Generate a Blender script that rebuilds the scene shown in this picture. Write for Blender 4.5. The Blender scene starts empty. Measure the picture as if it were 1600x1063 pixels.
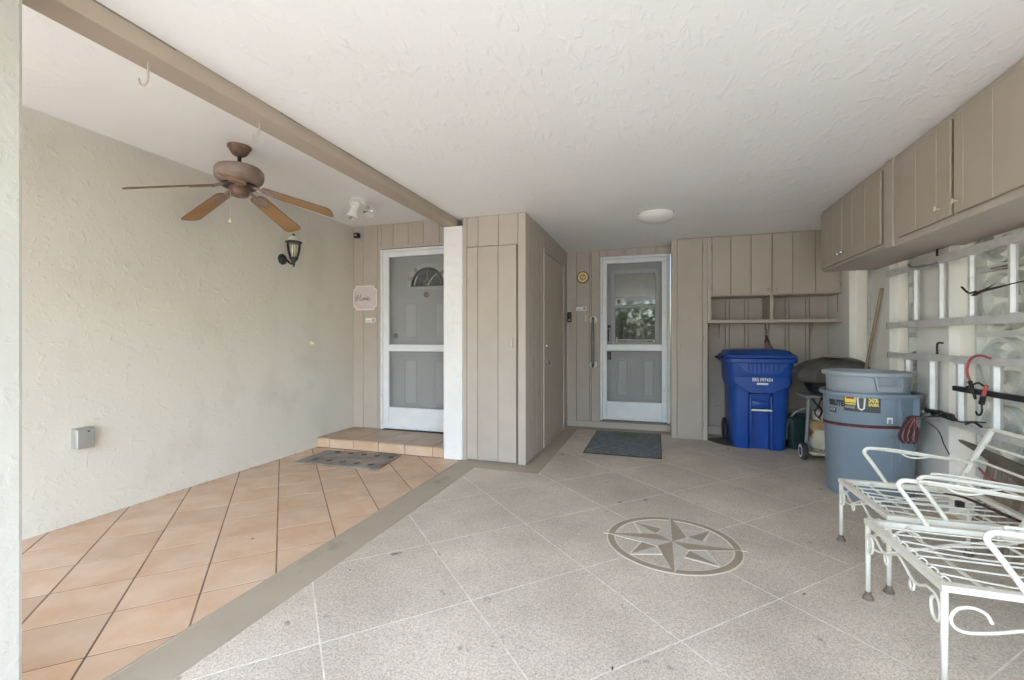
import bpy, bmesh, math, random
from mathutils import Vector, Matrix
random.seed(7)
R = math.radians
sc = bpy.context.scene
COL = sc.collection

# ---------------------------------------------------------------- camera, sky, sun, exposure
cam_d = bpy.data.cameras.new('camera'); cam = bpy.data.objects.new('camera', cam_d); COL.objects.link(cam)
cam_d.sensor_width = 36; cam_d.lens = 15.75; cam_d.shift_y = -0.0006
cam_d.clip_start = 0.02; cam_d.clip_end = 500
cam.location = (0, 0, 1.2); cam.rotation_euler = (R(90), 0, math.atan(226/700))
sc.camera = cam
SUN_EL, SUN_AZ = 46, 92          # azimuth clockwise from +Y: right of the carport, a little behind the camera
w = bpy.data.worlds.new('World'); sc.world = w; w.use_nodes = True
nt = w.node_tree; nt.nodes.clear()
sky = nt.nodes.new('ShaderNodeTexSky'); sky.sky_type = 'NISHITA'; sky.sun_disc = False
sky.sun_elevation = R(SUN_EL); sky.sun_rotation = R(SUN_AZ); sky.dust_density = 2.0; sky.ozone_density = 0.8
bg = nt.nodes.new('ShaderNodeBackground'); bg.inputs[1].default_value = 0.15
wo = nt.nodes.new('ShaderNodeOutputWorld')
nt.links.new(sky.outputs[0], bg.inputs[0]); nt.links.new(bg.outputs[0], wo.inputs[0])
sun_d = bpy.data.lights.new('sun', 'SUN'); sun_d.energy = 3.0; sun_d.angle = R(0.5); sun_d.color = (1, .958, .92)
sun = bpy.data.objects.new('sun', sun_d); COL.objects.link(sun)
sd = Vector((math.sin(R(SUN_AZ))*math.cos(R(SUN_EL)), math.cos(R(SUN_AZ))*math.cos(R(SUN_EL)), math.sin(R(SUN_EL))))
sun.rotation_euler = sd.to_track_quat('Z', 'Y').to_euler()
sun.location = (0, -10, 12)
sc.view_settings.view_transform = 'Standard'; sc.view_settings.look = 'None'
sc.view_settings.gamma = 1; sc.view_settings.exposure = 4.2
try: sc.view_settings.use_curve_mapping = False
except Exception: pass
sc.cycles.max_bounces = 12; sc.cycles.diffuse_bounces = 8; sc.cycles.transparent_max_bounces = 12

# ---------------------------------------------------------------- materials
def mk(name, c1, c2=None, vs=3.0, vlo=.35, vhi=.65, rough=.6, metal=0, bumps=(), rand=0.0, spec=None, c3=None, c3s=1.0, c3lo=.55, c3hi=.7, detail=4, coord='Object', stretch=None, coat=0):
    """base colour c1..c2 by noise, optional stain c3, bumps = [(scale, distance, detail, kind, lo, hi)]"""
    m = bpy.data.materials.new(name); m.use_nodes = True
    n, l = m.node_tree.nodes, m.node_tree.links
    b = n['Principled BSDF']
    b.inputs['Roughness'].default_value = rough; b.inputs['Metallic'].default_value = metal
    if spec is not None: b.inputs['Specular IOR Level'].default_value = spec
    if coat: b.inputs['Coat Weight'].default_value = coat
    tc = n.new('ShaderNodeTexCoord'); vec = tc.outputs[coord]
    if stretch:
        mp = n.new('ShaderNodeMapping'); mp.inputs['Scale'].default_value = stretch
        l.new(vec, mp.inputs[0]); svec = mp.outputs[0]
    else: svec = vec
    oi = None
    if rand:
        oi = n.new('ShaderNodeObjectInfo')
        ad = n.new('ShaderNodeVectorMath'); ad.operation = 'ADD'
        mu = n.new('ShaderNodeMath'); mu.operation = 'MULTIPLY'; mu.inputs[1].default_value = 37.0
        l.new(oi.outputs['Random'], mu.inputs[0]); l.new(svec, ad.inputs[0]); l.new(mu.outputs[0], ad.inputs[1]); svec = ad.outputs[0]
    col = None
    if c2 is not None:
        nz = n.new('ShaderNodeTexNoise'); nz.inputs['Scale'].default_value = vs; nz.inputs['Detail'].default_value = detail
        l.new(svec, nz.inputs['Vector'])
        rp = n.new('ShaderNodeValToRGB'); rp.color_ramp.elements[0].position = vlo; rp.color_ramp.elements[1].position = vhi
        rp.color_ramp.elements[0].color = (*c1, 1); rp.color_ramp.elements[1].color = (*c2, 1)
        l.new(nz.outputs[0], rp.inputs[0]); col = rp.outputs[0]
    if c3 is not None:
        nz = n.new('ShaderNodeTexNoise'); nz.inputs['Scale'].default_value = c3s; nz.inputs['Detail'].default_value = 6; nz.inputs['Roughness'].default_value = .6
        l.new(svec, nz.inputs['Vector'])
        rp = n.new('ShaderNodeValToRGB'); rp.color_ramp.elements[0].position = c3lo; rp.color_ramp.elements[1].position = c3hi
        l.new(nz.outputs[0], rp.inputs[0])
        mx = n.new('ShaderNodeMix'); mx.data_type = 'RGBA'
        l.new(rp.outputs[0], mx.inputs[0])
        if col is not None: l.new(col, mx.inputs[6])
        else: mx.inputs[6].default_value = (*c1, 1)
        mx.inputs[7].default_value = (*c3, 1); col = mx.outputs[2]
    if rand:
        hs = n.new('ShaderNodeHueSaturation')
        mr = n.new('ShaderNodeMapRange'); mr.inputs[3].default_value = 1-rand; mr.inputs[4].default_value = 1+rand
        l.new(oi.outputs['Random'], mr.inputs[0]); l.new(mr.outputs[0], hs.inputs['Value'])
        if col is not None: l.new(col, hs.inputs['Color'])
        else: hs.inputs['Color'].default_value = (*c1, 1)
        col = hs.outputs[0]
    if col is not None: l.new(col, b.inputs['Base Color'])
    else: b.inputs['Base Color'].default_value = (*c1, 1)
    prev = None
    for bp in bumps:
        s, d, det = bp[:3]; kind = bp[3] if len(bp) > 3 else 'noise'
        lo, hi = (bp[4], bp[5]) if len(bp) > 5 else (0, 1)
        st = bp[6] if len(bp) > 6 else None
        v = vec
        if st:
            mp = n.new('ShaderNodeMapping'); mp.inputs['Scale'].default_value = st; l.new(vec, mp.inputs[0]); v = mp.outputs[0]
        if kind == 'voro':
            t = n.new('ShaderNodeTexVoronoi'); t.inputs['Scale'].default_value = s
        else:
            t = n.new('ShaderNodeTexNoise'); t.inputs['Scale'].default_value = s; t.inputs['Detail'].default_value = det
            t.inputs['Distortion'].default_value = .6 if kind == 'warp' else 0
        l.new(v, t.inputs['Vector'])
        mr = n.new('ShaderNodeMapRange'); mr.inputs[1].default_value = lo; mr.inputs[2].default_value = hi; mr.clamp = True
        l.new(t.outputs[0], mr.inputs[0])
        bu = n.new('ShaderNodeBump'); bu.inputs['Distance'].default_value = d; bu.inputs['Strength'].default_value = 1
        l.new(mr.outputs[0], bu.inputs['Height'])
        if prev: l.new(prev, bu.inputs['Normal'])
        prev = bu.outputs[0]
    if prev: l.new(prev, b.inputs['Normal'])
    return m

M = {}
M['ceil'] = mk('ceiling_plaster', (.86,.848,.825), (.89,.88,.86), 1.3, rough=.55, bumps=[(12,.0022,6,'warp',.56,.72,(1,.5,1)), (30,.0014,5,'warp',.58,.72,(1,.4,1)), (60,.0006,3)])
M['stucco'] = mk('beige_stucco', (.60,.568,.50), (.64,.608,.54), .9, rough=.7, c3=(.54,.51,.44), c3s=2.2, c3lo=.52, c3hi=.8, bumps=[(13,.0016,6,'warp',.57,.70), (34,.0012,5,'warp',.58,.72), (2,.01,2), (80,.0005,3)])
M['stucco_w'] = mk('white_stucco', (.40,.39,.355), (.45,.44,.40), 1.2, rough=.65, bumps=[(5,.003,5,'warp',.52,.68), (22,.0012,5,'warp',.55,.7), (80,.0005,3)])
M['post'] = mk('white_post', (.74,.73,.70), (.8,.79,.76), 1.2, rough=.65, bumps=[(14,.003,5,'warp',.55,.7), (80,.0006,3)])
M['side'] = mk('taupe_siding', (.445,.385,.325), (.475,.413,.353), 5, rough=.62, rand=.025, bumps=[(3,.0015,2), (60,.0005,4,'noise',0,1,(1,1,.06))])
M['side_d'] = mk('taupe_groove', (.22,.187,.15), rough=.8)
M['trim'] = mk('taupe_trim', (.455,.395,.335), (.485,.42,.36), 4, rough=.6, bumps=[(50,.0004,3)])
M['sdoor'] = mk('taupe_door', (.455,.39,.32), (.475,.41,.34), 3, rough=.55, bumps=[(40,.0004,3)])
M['beam'] = mk('beam_paint', (.39,.32,.252), (.42,.35,.28), 2.5, rough=.6, bumps=[(30,.0008,4,'noise',0,1,(.05,1,1)), (3,.004,2)])
M['cab'] = mk('cabinet_paint', (.415,.355,.288), (.445,.38,.312), 3, rough=.5, rand=.02, bumps=[(3,.0015,2), (50,.0004,3)], c3=(.42,.37,.31), c3s=8, c3lo=.74, c3hi=.8)
M['line'] = mk('joint_pale', (.80,.75,.66), (.64,.585,.50), 14, .42, .6, rough=.8, c3=(.16,.14,.12), c3s=1.6, c3lo=.60, c3hi=.70)
M['border'] = mk('border_paint', (.385,.325,.25), (.415,.352,.273), 4, rough=.6, c3=(.22,.185,.145), c3s=3, c3lo=.6, c3hi=.75, bumps=[(60,.0006,4)])
M['brown'] = mk('emblem_brown', (.33,.268,.195), (.36,.296,.218), 30, rough=.6, bumps=[(110,.0006,3)])
M['pale'] = mk('emblem_pale', (.60,.54,.475), (.51,.455,.40), 90, .4, .6, rough=.7, bumps=[(110,.001,3)])
M['pline'] = mk('emblem_line', (.70,.625,.52), rough=.7)
M['grout'] = mk('tile_grout', (.15,.11,.08), (.24,.18,.135), 6, rough=.95)
M['tile'] = mk('terracotta_tile', (.57,.395,.27), (.635,.465,.34), 5.5, .35, .62, rough=.5, rand=.07, c3=(.55,.335,.19), c3s=3.4, c3lo=.48, c3hi=.74, bumps=[(14,.0010,4), (160,.0002,2)])
M['tile_top'] = mk('step_tile', (.40,.29,.20), (.46,.34,.25), 5, rough=.4, rand=.04, c3=(.30,.2,.13), c3s=4, bumps=[(14,.0008,4)])
M['white'] = mk('white_aluminium', (.78,.79,.80), (.72,.73,.73), 6, rough=.35, bumps=[(30,.0003,2)])
M['entry'] = mk('grey_door_paint', (.47,.47,.455), (.50,.50,.485), 3, rough=.45)
M['entry_l'] = mk('grey_door_moulding', (.56,.56,.545), rough=.4)
M['blk'] = mk('black_plastic', (.015,.015,.016), rough=.35)
M['blkm'] = mk('black_metal', (.025,.027,.026), (.05,.052,.05), 40, rough=.45, metal=.3)
M['strap'] = mk('strap_webbing', (.045,.02,.022), (.07,.03,.032), 50, rough=.8)
M['red'] = mk('red_cord', (.48,.10,.095), (.36,.06,.065), 60, rough=.6)
M['pink'] = mk('pink_edge', (.42,.15,.14), rough=.7)
M['chrome'] = mk('satin_nickel', (.62,.60,.57), rough=.22, metal=1)
M['steel'] = mk('brushed_steel', (.55,.55,.55), rough=.3, metal=1)
M['grabm'] = mk('dark_steel_bar', (.16,.155,.15), rough=.25, metal=.8)
M['brass'] = mk('aged_brass', (.30,.25,.15), rough=.35, metal=1)
M['alu'] = mk('ladder_aluminium', (.70,.69,.67), (.60,.59,.57), 12, rough=.42, metal=.15, c3=(.30,.28,.25), c3s=5, c3lo=.62, c3hi=.8, bumps=[(60,.0004,3)])
M['fan_w'] = mk('fan_blade_underside', (.36,.205,.085), (.27,.145,.055), 3, .3, .7, rough=.5, bumps=[(30,.0004,4)], stretch=(1,1,1), rand=.05)
M['fan_m'] = mk('fan_bronze_brown', (.16,.085,.055), (.22,.13,.095), 18, .4, .65, rough=.45, metal=.15)
M['fan_h'] = mk('fan_dusty_bronze', (.22,.155,.125), (.33,.255,.215), 7, .35, .65, rough=.6, metal=.1)
M['fan_d'] = mk('dark_bronze', (.035,.025,.022), rough=.35, metal=.4)
M['blue'] = mk('blue_plastic', (.010,.062,.31), (.012,.072,.35), 4, rough=.36, bumps=[(120,.0003,2)], c3=(.03,.10,.36), c3s=6, c3lo=.62, c3hi=.8)
M['gcan'] = mk('grey_plastic', (.20,.255,.31), (.22,.275,.33), 3, rough=.42, bumps=[(120,.0003,2)], c3=(.26,.30,.34), c3s=5, c3lo=.6, c3hi=.8)
M['gcan2'] = mk('pale_grey_plastic', (.30,.33,.355), (.33,.36,.385), 3, rough=.5, bumps=[(120,.0003,2)], c3=(.38,.40,.42), c3s=6, c3lo=.6, c3hi=.8)
M['cover'] = mk('black_vinyl_cover', (.07,.063,.055), (.10,.09,.08), 5, rough=.45, bumps=[(7,.02,3,'noise',0,1,(1,1,.3)), (30,.003,3)])
M['rubber'] = mk('rubber', (.03,.03,.03), (.055,.05,.048), 10, rough=.8)
M['gfrm'] = mk('grey_frame', (.26,.26,.27), rough=.45, metal=.2)
M['tank'] = mk('rusty_tank_paint', (.62,.58,.46), (.52,.48,.37), 8, rough=.5, c3=(.22,.10,.035), c3s=7, c3lo=.50, c3hi=.60, bumps=[(30,.001,3)])
M['tank_r'] = mk('tank_rust_shoulder', (.34,.19,.07), (.5,.36,.18), 12, rough=.7)
M['cream'] = mk('cream_paint', (.70,.66,.56), (.60,.56,.46), 9, rough=.45, c3=(.33,.20,.10), c3s=22, c3lo=.66, c3hi=.72, bumps=[(90,.0006,3)])
M['chairw'] = mk('white_enamel', (.80,.765,.68), (.70,.66,.56), 9, .4, .7, rough=.4, c3=(.36,.22,.11), c3s=26, c3lo=.67, c3hi=.73, bumps=[(90,.0006,3)])
M['foot'] = mk('rusted_foot', (.20,.16,.12), (.11,.085,.065), 40, rough=.9)
M['block'] = mk('block_wall_paint', (.80,.775,.72), (.84,.815,.765), 2, rough=.6, bumps=[(30,.0015,4), (6,.004,3)], c3=(.70,.68,.63), c3s=1.4, c3lo=.5, c3hi=.8)
M['blockl'] = mk('block_panel_white', (.80,.81,.77), (.76,.78,.74), 1.6, rough=.45, bumps=[(4,.006,3)], c3=(.66,.70,.69), c3s=2.5, c3lo=.5, c3hi=.8)
M['frost'] = mk('frosted_sheet', (.74,.75,.72), rough=.5)
_b = M['frost'].node_tree.nodes['Principled BSDF']; _n = M['frost'].node_tree
_t = _n.nodes.new('ShaderNodeBsdfTranslucent'); _t.inputs[0].default_value = (.86,.82,.74,1)
_x = _n.nodes.new('ShaderNodeMixShader'); _x.inputs[0].default_value = .075
_n.links.new(_b.outputs[0], _x.inputs[1]); _n.links.new(_t.outputs[0], _x.inputs[2]); _n.links.new(_x.outputs[0], _n.nodes['Material Output'].inputs[0])
M['blockp'] = mk('pattern_block_paint', (.70,.71,.66), (.60,.62,.58), 6, rough=.5, bumps=[(25,.002,3)])
M['wood'] = mk('weathered_wood', (.25,.205,.165), (.38,.32,.265), 4, .35, .65, rough=.85, rand=.12, bumps=[(30,.001,4)], stretch=(6,6,.8))
M['woodt'] = mk('dark_board', (.13,.105,.08), (.19,.16,.125), 5, rough=.7, bumps=[(30,.001,4)])
M['handle'] = mk('broom_wood', (.26,.19,.13), (.34,.27,.19), 14, rough=.7, c3=(.22,.15,.09), c3s=9, stretch=(1,1,.3))
M['mat1'] = mk('worn_grey_mat', (.20,.17,.14), (.34,.30,.26), 5, .35, .65, rough=.95, c3=(.13,.10,.075), c3s=3, c3lo=.55, c3hi=.75, bumps=[(120,.002,3)])
M['mat2'] = mk('blue_grey_mat', (.11,.13,.145), (.24,.265,.28), 16, .38, .66, rough=.95, bumps=[(140,.003,3)], stretch=(1,2.2,1))
M['pinks'] = mk('pink_sign_face', (.66,.56,.57), (.60,.50,.51), 12, rough=.6, stretch=(1,1,8))
M['pinke'] = mk('cream_sign_edge', (.76,.69,.63), rough=.6)
M['script'] = mk('grey_script', (.20,.17,.16), rough=.6)
M['label'] = mk('white_label', (.82,.82,.80), rough=.4)
M['yellow'] = mk('yellow_print', (.80,.62,.12), rough=.45)
M['dark_label'] = mk('dark_print', (.05,.05,.05), rough=.4)
M['redp'] = mk('red_print', (.40,.03,.04), rough=.45)
M['gold'] = mk('gold_dial', (.66,.50,.20), (.74,.60,.30), 40, rough=.4)
M['goldr'] = mk('bronze_rim', (.20,.13,.05), rough=.45, metal=.1)
M['hookp'] = mk('hook_paint', (.45,.39,.31), rough=.5)
M['ivory'] = mk('ivory_plastic', (.74,.66,.47), rough=.4)
M['grybox'] = mk('grey_metal_box', (.36,.36,.33), (.40,.40,.37), 8, rough=.4, metal=.4)
M['lampw'] = mk('white_lamp_body', (.90,.88,.83), (.84,.82,.77), 9, rough=.4)
M['refl'] = mk('lamp_reflector', (.80,.80,.78), rough=.12, metal=.9)
M['domeg'] = mk('frosted_glass_bowl', (.82,.80,.75), rough=.25, coat=.4)
M['bulb'] = mk('candle_bulb', (.80,.72,.52), rough=.3)
M['screws'] = mk('screw_head', (.40,.40,.40), rough=.4, metal=.8)
M['moss'] = mk('green_leaf_print', (.10,.13,.02), (.16,.19,.03), 20, rough=.9)
M['leaf'] = mk('dry_leaf', (.06,.04,.025), (.12,.08,.04), 20, rough=.9)
M['soil'] = mk('dirty_corner', (.05,.045,.04), (.13,.12,.11), 30, rough=.95, bumps=[(60,.004,4)])
M['hose'] = mk('dark_green_hose', (.012,.035,.035), rough=.4)
M['blind'] = mk('woven_blind', (.46,.42,.33), (.36,.33,.25), 12, rough=.8, stretch=(6,1,1), bumps=[(30,.002,3,'noise',0,1,(8,1,1))])
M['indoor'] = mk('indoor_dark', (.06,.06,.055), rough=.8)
M['grass'] = mk('lawn', (.075,.08,.035), (.10,.10,.05), 3, rough=.95, bumps=[(40,.02,3)])
M['concrete'] = mk('driveway_concrete', (.20,.20,.195), (.24,.235,.23), 2, rough=.85, bumps=[(60,.001,4)])
M['asphalt'] = mk('asphalt', (.05,.05,.05), (.07,.07,.068), 20, rough=.9, bumps=[(90,.002,3)])
M['treef'] = mk('foliage', (.04,.075,.02), (.08,.12,.035), 2, rough=.7)
M['bark'] = mk('bark', (.12,.09,.06), (.18,.14,.1), 12, rough=.9)

def mk_glass(name, tint, alpha, rough=.03):
    m = bpy.data.materials.new(name); m.use_nodes = True
    n, l = m.node_tree.nodes, m.node_tree.links; n.clear()
    o = n.new('ShaderNodeOutputMaterial'); t = n.new('ShaderNodeBsdfTransparent'); t.inputs[0].default_value = (*tint, 1)
    g = n.new('ShaderNodeBsdfGlossy'); g.inputs['Roughness'].default_value = rough; g.inputs[0].default_value = (1,1,1,1)
    fr = n.new('ShaderNodeFresnel'); fr.inputs[0].default_value = 1.5
    ma = n.new('ShaderNodeMath'); ma.operation = 'ADD'; ma.inputs[1].default_value = alpha; l.new(fr.outputs[0], ma.inputs[0])
    mx = n.new('ShaderNodeMixShader'); l.new(ma.outputs[0], mx.inputs[0]); l.new(t.outputs[0], mx.inputs[1]); l.new(g.outputs[0], mx.inputs[2])
    l.new(mx.outputs[0], o.inputs[0]); return m
def mk_screen(name):
    # fine woven insect screen: half open, half grey fibre
    m = bpy.data.materials.new(name); m.use_nodes = True
    n, l = m.node_tree.nodes, m.node_tree.links; n.clear()
    o = n.new('ShaderNodeOutputMaterial'); t = n.new('ShaderNodeBsdfTransparent'); d = n.new('ShaderNodeBsdfDiffuse'); d.inputs[0].default_value = (.24,.245,.25,1)
    mx = n.new('ShaderNodeMixShader'); mx.inputs[0].default_value = .17
    l.new(t.outputs[0], mx.inputs[1]); l.new(d.outputs[0], mx.inputs[2]); l.new(mx.outputs[0], o.inputs[0]); return m
M['glass'] = mk_glass('clear_glass', (.95,.97,.96), .03)
M['lampglass'] = mk_glass('seeded_lamp_glass', (.97,.96,.9), .02, .06)
M['darkglass'] = mk_glass('window_glass', (.55,.58,.56), .05)
M['screen'] = mk_screen('insect_screen')

def mk_gray():
    """sprayed spatter-coat concrete: cream flecks on warm grey"""
    m = bpy.data.materials.new('spatter_concrete'); m.use_nodes = True
    n, l = m.node_tree.nodes, m.node_tree.links; b = n['Principled BSDF']; b.inputs['Roughness'].default_value = .72
    tc = n.new('ShaderNodeTexCoord'); oi = n.new('ShaderNodeObjectInfo')
    a = n.new('ShaderNodeTexNoise'); a.inputs['Scale'].default_value = 125; a.inputs['Detail'].default_value = 3; a.inputs['Distortion'].default_value = 1.2
    l.new(tc.outputs['Object'], a.inputs['Vector'])
    r = n.new('ShaderNodeValToRGB'); r.color_ramp.elements[0].position = .42; r.color_ramp.elements[1].position = .56
    r.color_ramp.elements[0].color = (.475,.415,.345,1); r.color_ramp.elements[1].color = (.70,.63,.54,1)
    l.new(a.outputs[0], r.inputs[0])
    c = n.new('ShaderNodeTexNoise'); c.inputs['Scale'].default_value = 1.6; c.inputs['Detail'].default_value = 6; c.inputs['Roughness'].default_value = .6
    l.new(tc.outputs['Object'], c.inputs['Vector'])
    r2 = n.new('ShaderNodeValToRGB'); r2.color_ramp.elements[0].position = .35; r2.color_ramp.elements[1].position = .7
    r2.color_ramp.elements[0].color = (.82,.80,.775,1); r2.color_ramp.elements[1].color = (1.10,1.08,1.06,1)
    l.new(c.outputs[0], r2.inputs[0])
    mx = n.new('ShaderNodeMix'); mx.data_type = 'RGBA'; mx.blend_type = 'MULTIPLY'; mx.inputs[0].default_value = 1
    l.new(r.outputs[0], mx.inputs[6]); l.new(r2.outputs[0], mx.inputs[7])
    # small dark stains
    s = n.new('ShaderNodeTexNoise'); s.inputs['Scale'].default_value = 9; s.inputs['Detail'].default_value = 6
    l.new(tc.outputs['Object'], s.inputs['Vector'])
    r3 = n.new('ShaderNodeValToRGB'); r3.color_ramp.elements[0].position = .67; r3.color_ramp.elements[1].position = .76
    l.new(s.outputs[0], r3.inputs[0])
    m2 = n.new('ShaderNodeMix'); m2.data_type = 'RGBA'; l.new(r3.outputs[0], m2.inputs[0]); l.new(mx.outputs[2], m2.inputs[6]); m2.inputs[7].default_value = (.17,.145,.12,1)
    hs = n.new('ShaderNodeHueSaturation'); mr = n.new('ShaderNodeMapRange'); mr.inputs[3].default_value = .96; mr.inputs[4].default_value = 1.04
    l.new(oi.outputs['Random'], mr.inputs[0]); l.new(mr.outputs[0], hs.inputs['Value']); l.new(m2.outputs[2], hs.inputs['Color'])
    l.new(hs.outputs[0], b.inputs['Base Color'])
    bu = n.new('ShaderNodeBump'); bu.inputs['Distance'].default_value = .0022; l.new(a.outputs[0], bu.inputs['Height']); l.new(bu.outputs[0], b.inputs['Normal'])
    return m
M['gray'] = mk_gray()

# ---------------------------------------------------------------- builders
ORIG = {}
def origin_of(o):
    while o.parent: o = o.parent
    return ORIG.get(o.name, Vector((0,0,0)))
def obj(name, bm, m, parent=None, smooth=False, loc=None):
    """link a bmesh given in WORLD coordinates; geometry is stored relative to the thing's base"""
    me = bpy.data.meshes.new(name)
    og = origin_of(parent) if parent else (Vector(loc) if loc is not None else Vector((0,0,0)))
    bmesh.ops.recalc_face_normals(bm, faces=bm.faces)
    if og.length: bmesh.ops.translate(bm, verts=bm.verts, vec=-og)
    bm.to_mesh(me); bm.free()
    if smooth:
        me.polygons.foreach_set('use_smooth', [True]*len(me.polygons))
        if smooth != 'all': me.set_sharp_from_angle(angle=R(smooth if smooth is not True else 40))
    ms = m if isinstance(m, (list, tuple)) else [m]
    for x in ms: me.materials.append(M[x] if isinstance(x, str) else x)
    o = bpy.data.objects.new(name, me); COL.objects.link(o)
    if parent: o.parent = parent
    elif loc is not None: o.location = loc; ORIG[o.name] = Vector(loc)
    return o
def thing(name, label, cat, loc=(0,0,0), group=None):
    o = bpy.data.objects.new(name, None); COL.objects.link(o); o.empty_display_size = .05
    o.location = loc; ORIG[o.name] = Vector(loc); o['label'] = label; o['category'] = cat
    if group: o['group'] = group
    return o
def tag(o, label, cat, group=None):
    o['label'] = label; o['category'] = cat
    if group: o['group'] = group
    return o
def struct(o, kind='structure'): o['kind'] = kind; return o
def B(): return bmesh.new()
def box(bm, x0, x1, y0, y1, z0, z1, bev=0, seg=1, mat=None):
    if x0 > x1: x0, x1 = x1, x0
    if y0 > y1: y0, y1 = y1, y0
    if z0 > z1: z0, z1 = z1, z0
    g = bmesh.ops.create_cube(bm, size=1, matrix=Matrix.Translation(((x0+x1)/2,(y0+y1)/2,(z0+z1)/2)) @ Matrix.Diagonal((x1-x0,y1-y0,z1-z0,1)))
    if bev:
        es = {e for v in g['verts'] for e in v.link_edges}
        bmesh.ops.bevel(bm, geom=list(es), offset=min(bev, .45*min(x1-x0,y1-y0,z1-z0)), segments=seg, profile=.5, affect='EDGES')
    return bm
def bx(*a, **k): return box(B(), *a, **k)
def prism(bm, pts, z0, z1, axis='z'):
    """extrude closed polygon; axis z: pts=(x,y); axis y: pts=(x,z) extruded in y; axis x: pts=(y,z) extruded in x"""
    def P(p, t):
        return (p[0],p[1],t) if axis == 'z' else ((p[0],t,p[1]) if axis == 'y' else (t,p[0],p[1]))
    a = [bm.verts.new(P(p,z0)) for p in pts]; b = [bm.verts.new(P(p,z1)) for p in pts]
    n = len(pts)
    bm.faces.new(a[::-1]); bm.faces.new(b)
    for i in range(n): bm.faces.new((a[i], a[(i+1)%n], b[(i+1)%n], b[i]))
    return bm
def smoothpath(pts, n=6):
    P = [Vector(p) for p in pts]
    if len(P) < 3: return P
    out = []
    for i in range(len(P)-1):
        p0 = P[i-1] if i else P[0]*2-P[1]; p1, p2 = P[i], P[i+1]; p3 = P[i+2] if i+2 < len(P) else P[-1]*2-P[-2]
        for k in range(n):
            t = k/n
            out.append(.5*((2*p1)+(p2-p0)*t+(2*p0-5*p1+4*p2-p3)*t*t+(3*p1-p0-3*p2+p3)*t**3))
    out.append(P[-1]); return out
def tube(bm, pts, r, seg=8, sm=0, closed=False, flat=1.0, up=None):
    P = smoothpath(pts, sm) if sm else [Vector(p) for p in pts]
    n = len(P); rings = []
    T = []
    for i in range(n):
        a = P[(i-1)%n] if (closed or i) else P[i]; b = P[(i+1)%n] if (closed or i < n-1) else P[i]
        T.append((b-a).normalized())
    u = Vector(up) if up is not None else (Vector((0,0,1)) if abs(T[0].z) < .9 else Vector((1,0,0)))
    N = (u - T[0]*u.dot(T[0])).normalized()
    for i in range(n):
        if up is not None:
            q = u - T[i]*u.dot(T[i])
            if q.length > .05: N = q.normalized()
        else:
            N = (N - T[i]*N.dot(T[i])); N = N.normalized() if N.length > 1e-6 else T[i].orthogonal().normalized()
        Bn = T[i].cross(N)
        rr = r(i/(n-1)) if callable(r) else r
        rings.append([bm.verts.new(P[i] + N*math.cos(2*math.pi*k/seg)*rr*flat + Bn*math.sin(2*math.pi*k/seg)*rr) for k in range(seg)])
    for i in range(n if closed else n-1):
        a, b = rings[i], rings[(i+1)%n]
        for k in range(seg): bm.faces.new((a[k], a[(k+1)%seg], b[(k+1)%seg], b[k]))
    if not closed: bm.faces.new(rings[0][::-1]); bm.faces.new(rings[-1])
    return bm
def tb(*a, **k): return tube(B(), *a, **k)
def bar(bm, p, q, w, t, up=(0,0,1)):
    """flat bar from p to q: width w perpendicular to up, thickness t along up"""
    p, q = Vector(p), Vector(q); d = (q-p).normalized(); u = Vector(up); u = (u-d*u.dot(d)).normalized(); s = d.cross(u)
    vs = []
    for e in (p, q):
        for a, b in ((-1,-1),(1,-1),(1,1),(-1,1)): vs.append(bm.verts.new(e + s*a*w/2 + u*b*t/2))
    for f in ((3,2,1,0),(4,5,6,7),(0,1,5,4),(1,2,6,5),(2,3,7,6),(3,0,4,7)): bm.faces.new([vs[i] for i in f])
    return bm
def lathe(bm, prof, c, seg=32, axis='z', a0=0, a1=2*math.pi, cap=True):
    c = Vector(c); full = abs(a1-a0-2*math.pi) < 1e-6; rings = []
    ns = seg if full else seg+1
    for r, h in prof:
        ring = []
        for k in range(ns):
            a = a0+(a1-a0)*k/seg
            x, y = r*math.cos(a), r*math.sin(a)
            v = {'z':(x,y,h),'y':(x,h,y),'x':(h,x,y)}[axis]
            ring.append(bm.verts.new(c+Vector(v)))
        rings.append(ring)
    for i in range(len(rings)-1):
        for k in range(seg):
            a,b = rings[i], rings[i+1]; k2 = (k+1)%ns
            bm.faces.new((a[k],a[k2],b[k2],b[k]))
    if cap and full: bm.faces.new(rings[0][::-1]); bm.faces.new(rings[-1])
    return bm
def sphere(bm, c, r, sx=1, sy=1, sz=1, sub=2):
    g = bmesh.ops.create_icosphere(bm, subdivisions=sub, radius=r, matrix=Matrix.Translation(c) @ Matrix.Diagonal((sx,sy,sz,1)))
    return bm
def text_bm(s, size, f, depth=.001, bold=0.0, xs=1.0):
    """font outline -> bmesh mapped by f(x, y, d) -> world, centred on (0,0)"""
    cu = bpy.data.curves.new('t', 'FONT'); cu.body = s; cu.size = size; cu.align_x = 'CENTER'; cu.align_y = 'CENTER'; cu.extrude = depth/2; cu.offset = bold; cu.resolution_u = 3
    o = bpy.data.objects.new('t', cu); COL.objects.link(o)
    dg = bpy.context.evaluated_depsgraph_get(); me = bpy.data.meshes.new_from_object(o.evaluated_get(dg))
    bm = B(); bm.from_mesh(me); bpy.data.objects.remove(o); bpy.data.curves.remove(cu); bpy.data.meshes.remove(me)
    for v in bm.verts: v.co = Vector(f(v.co.x*xs, v.co.y, v.co.z))
    return bm
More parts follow.
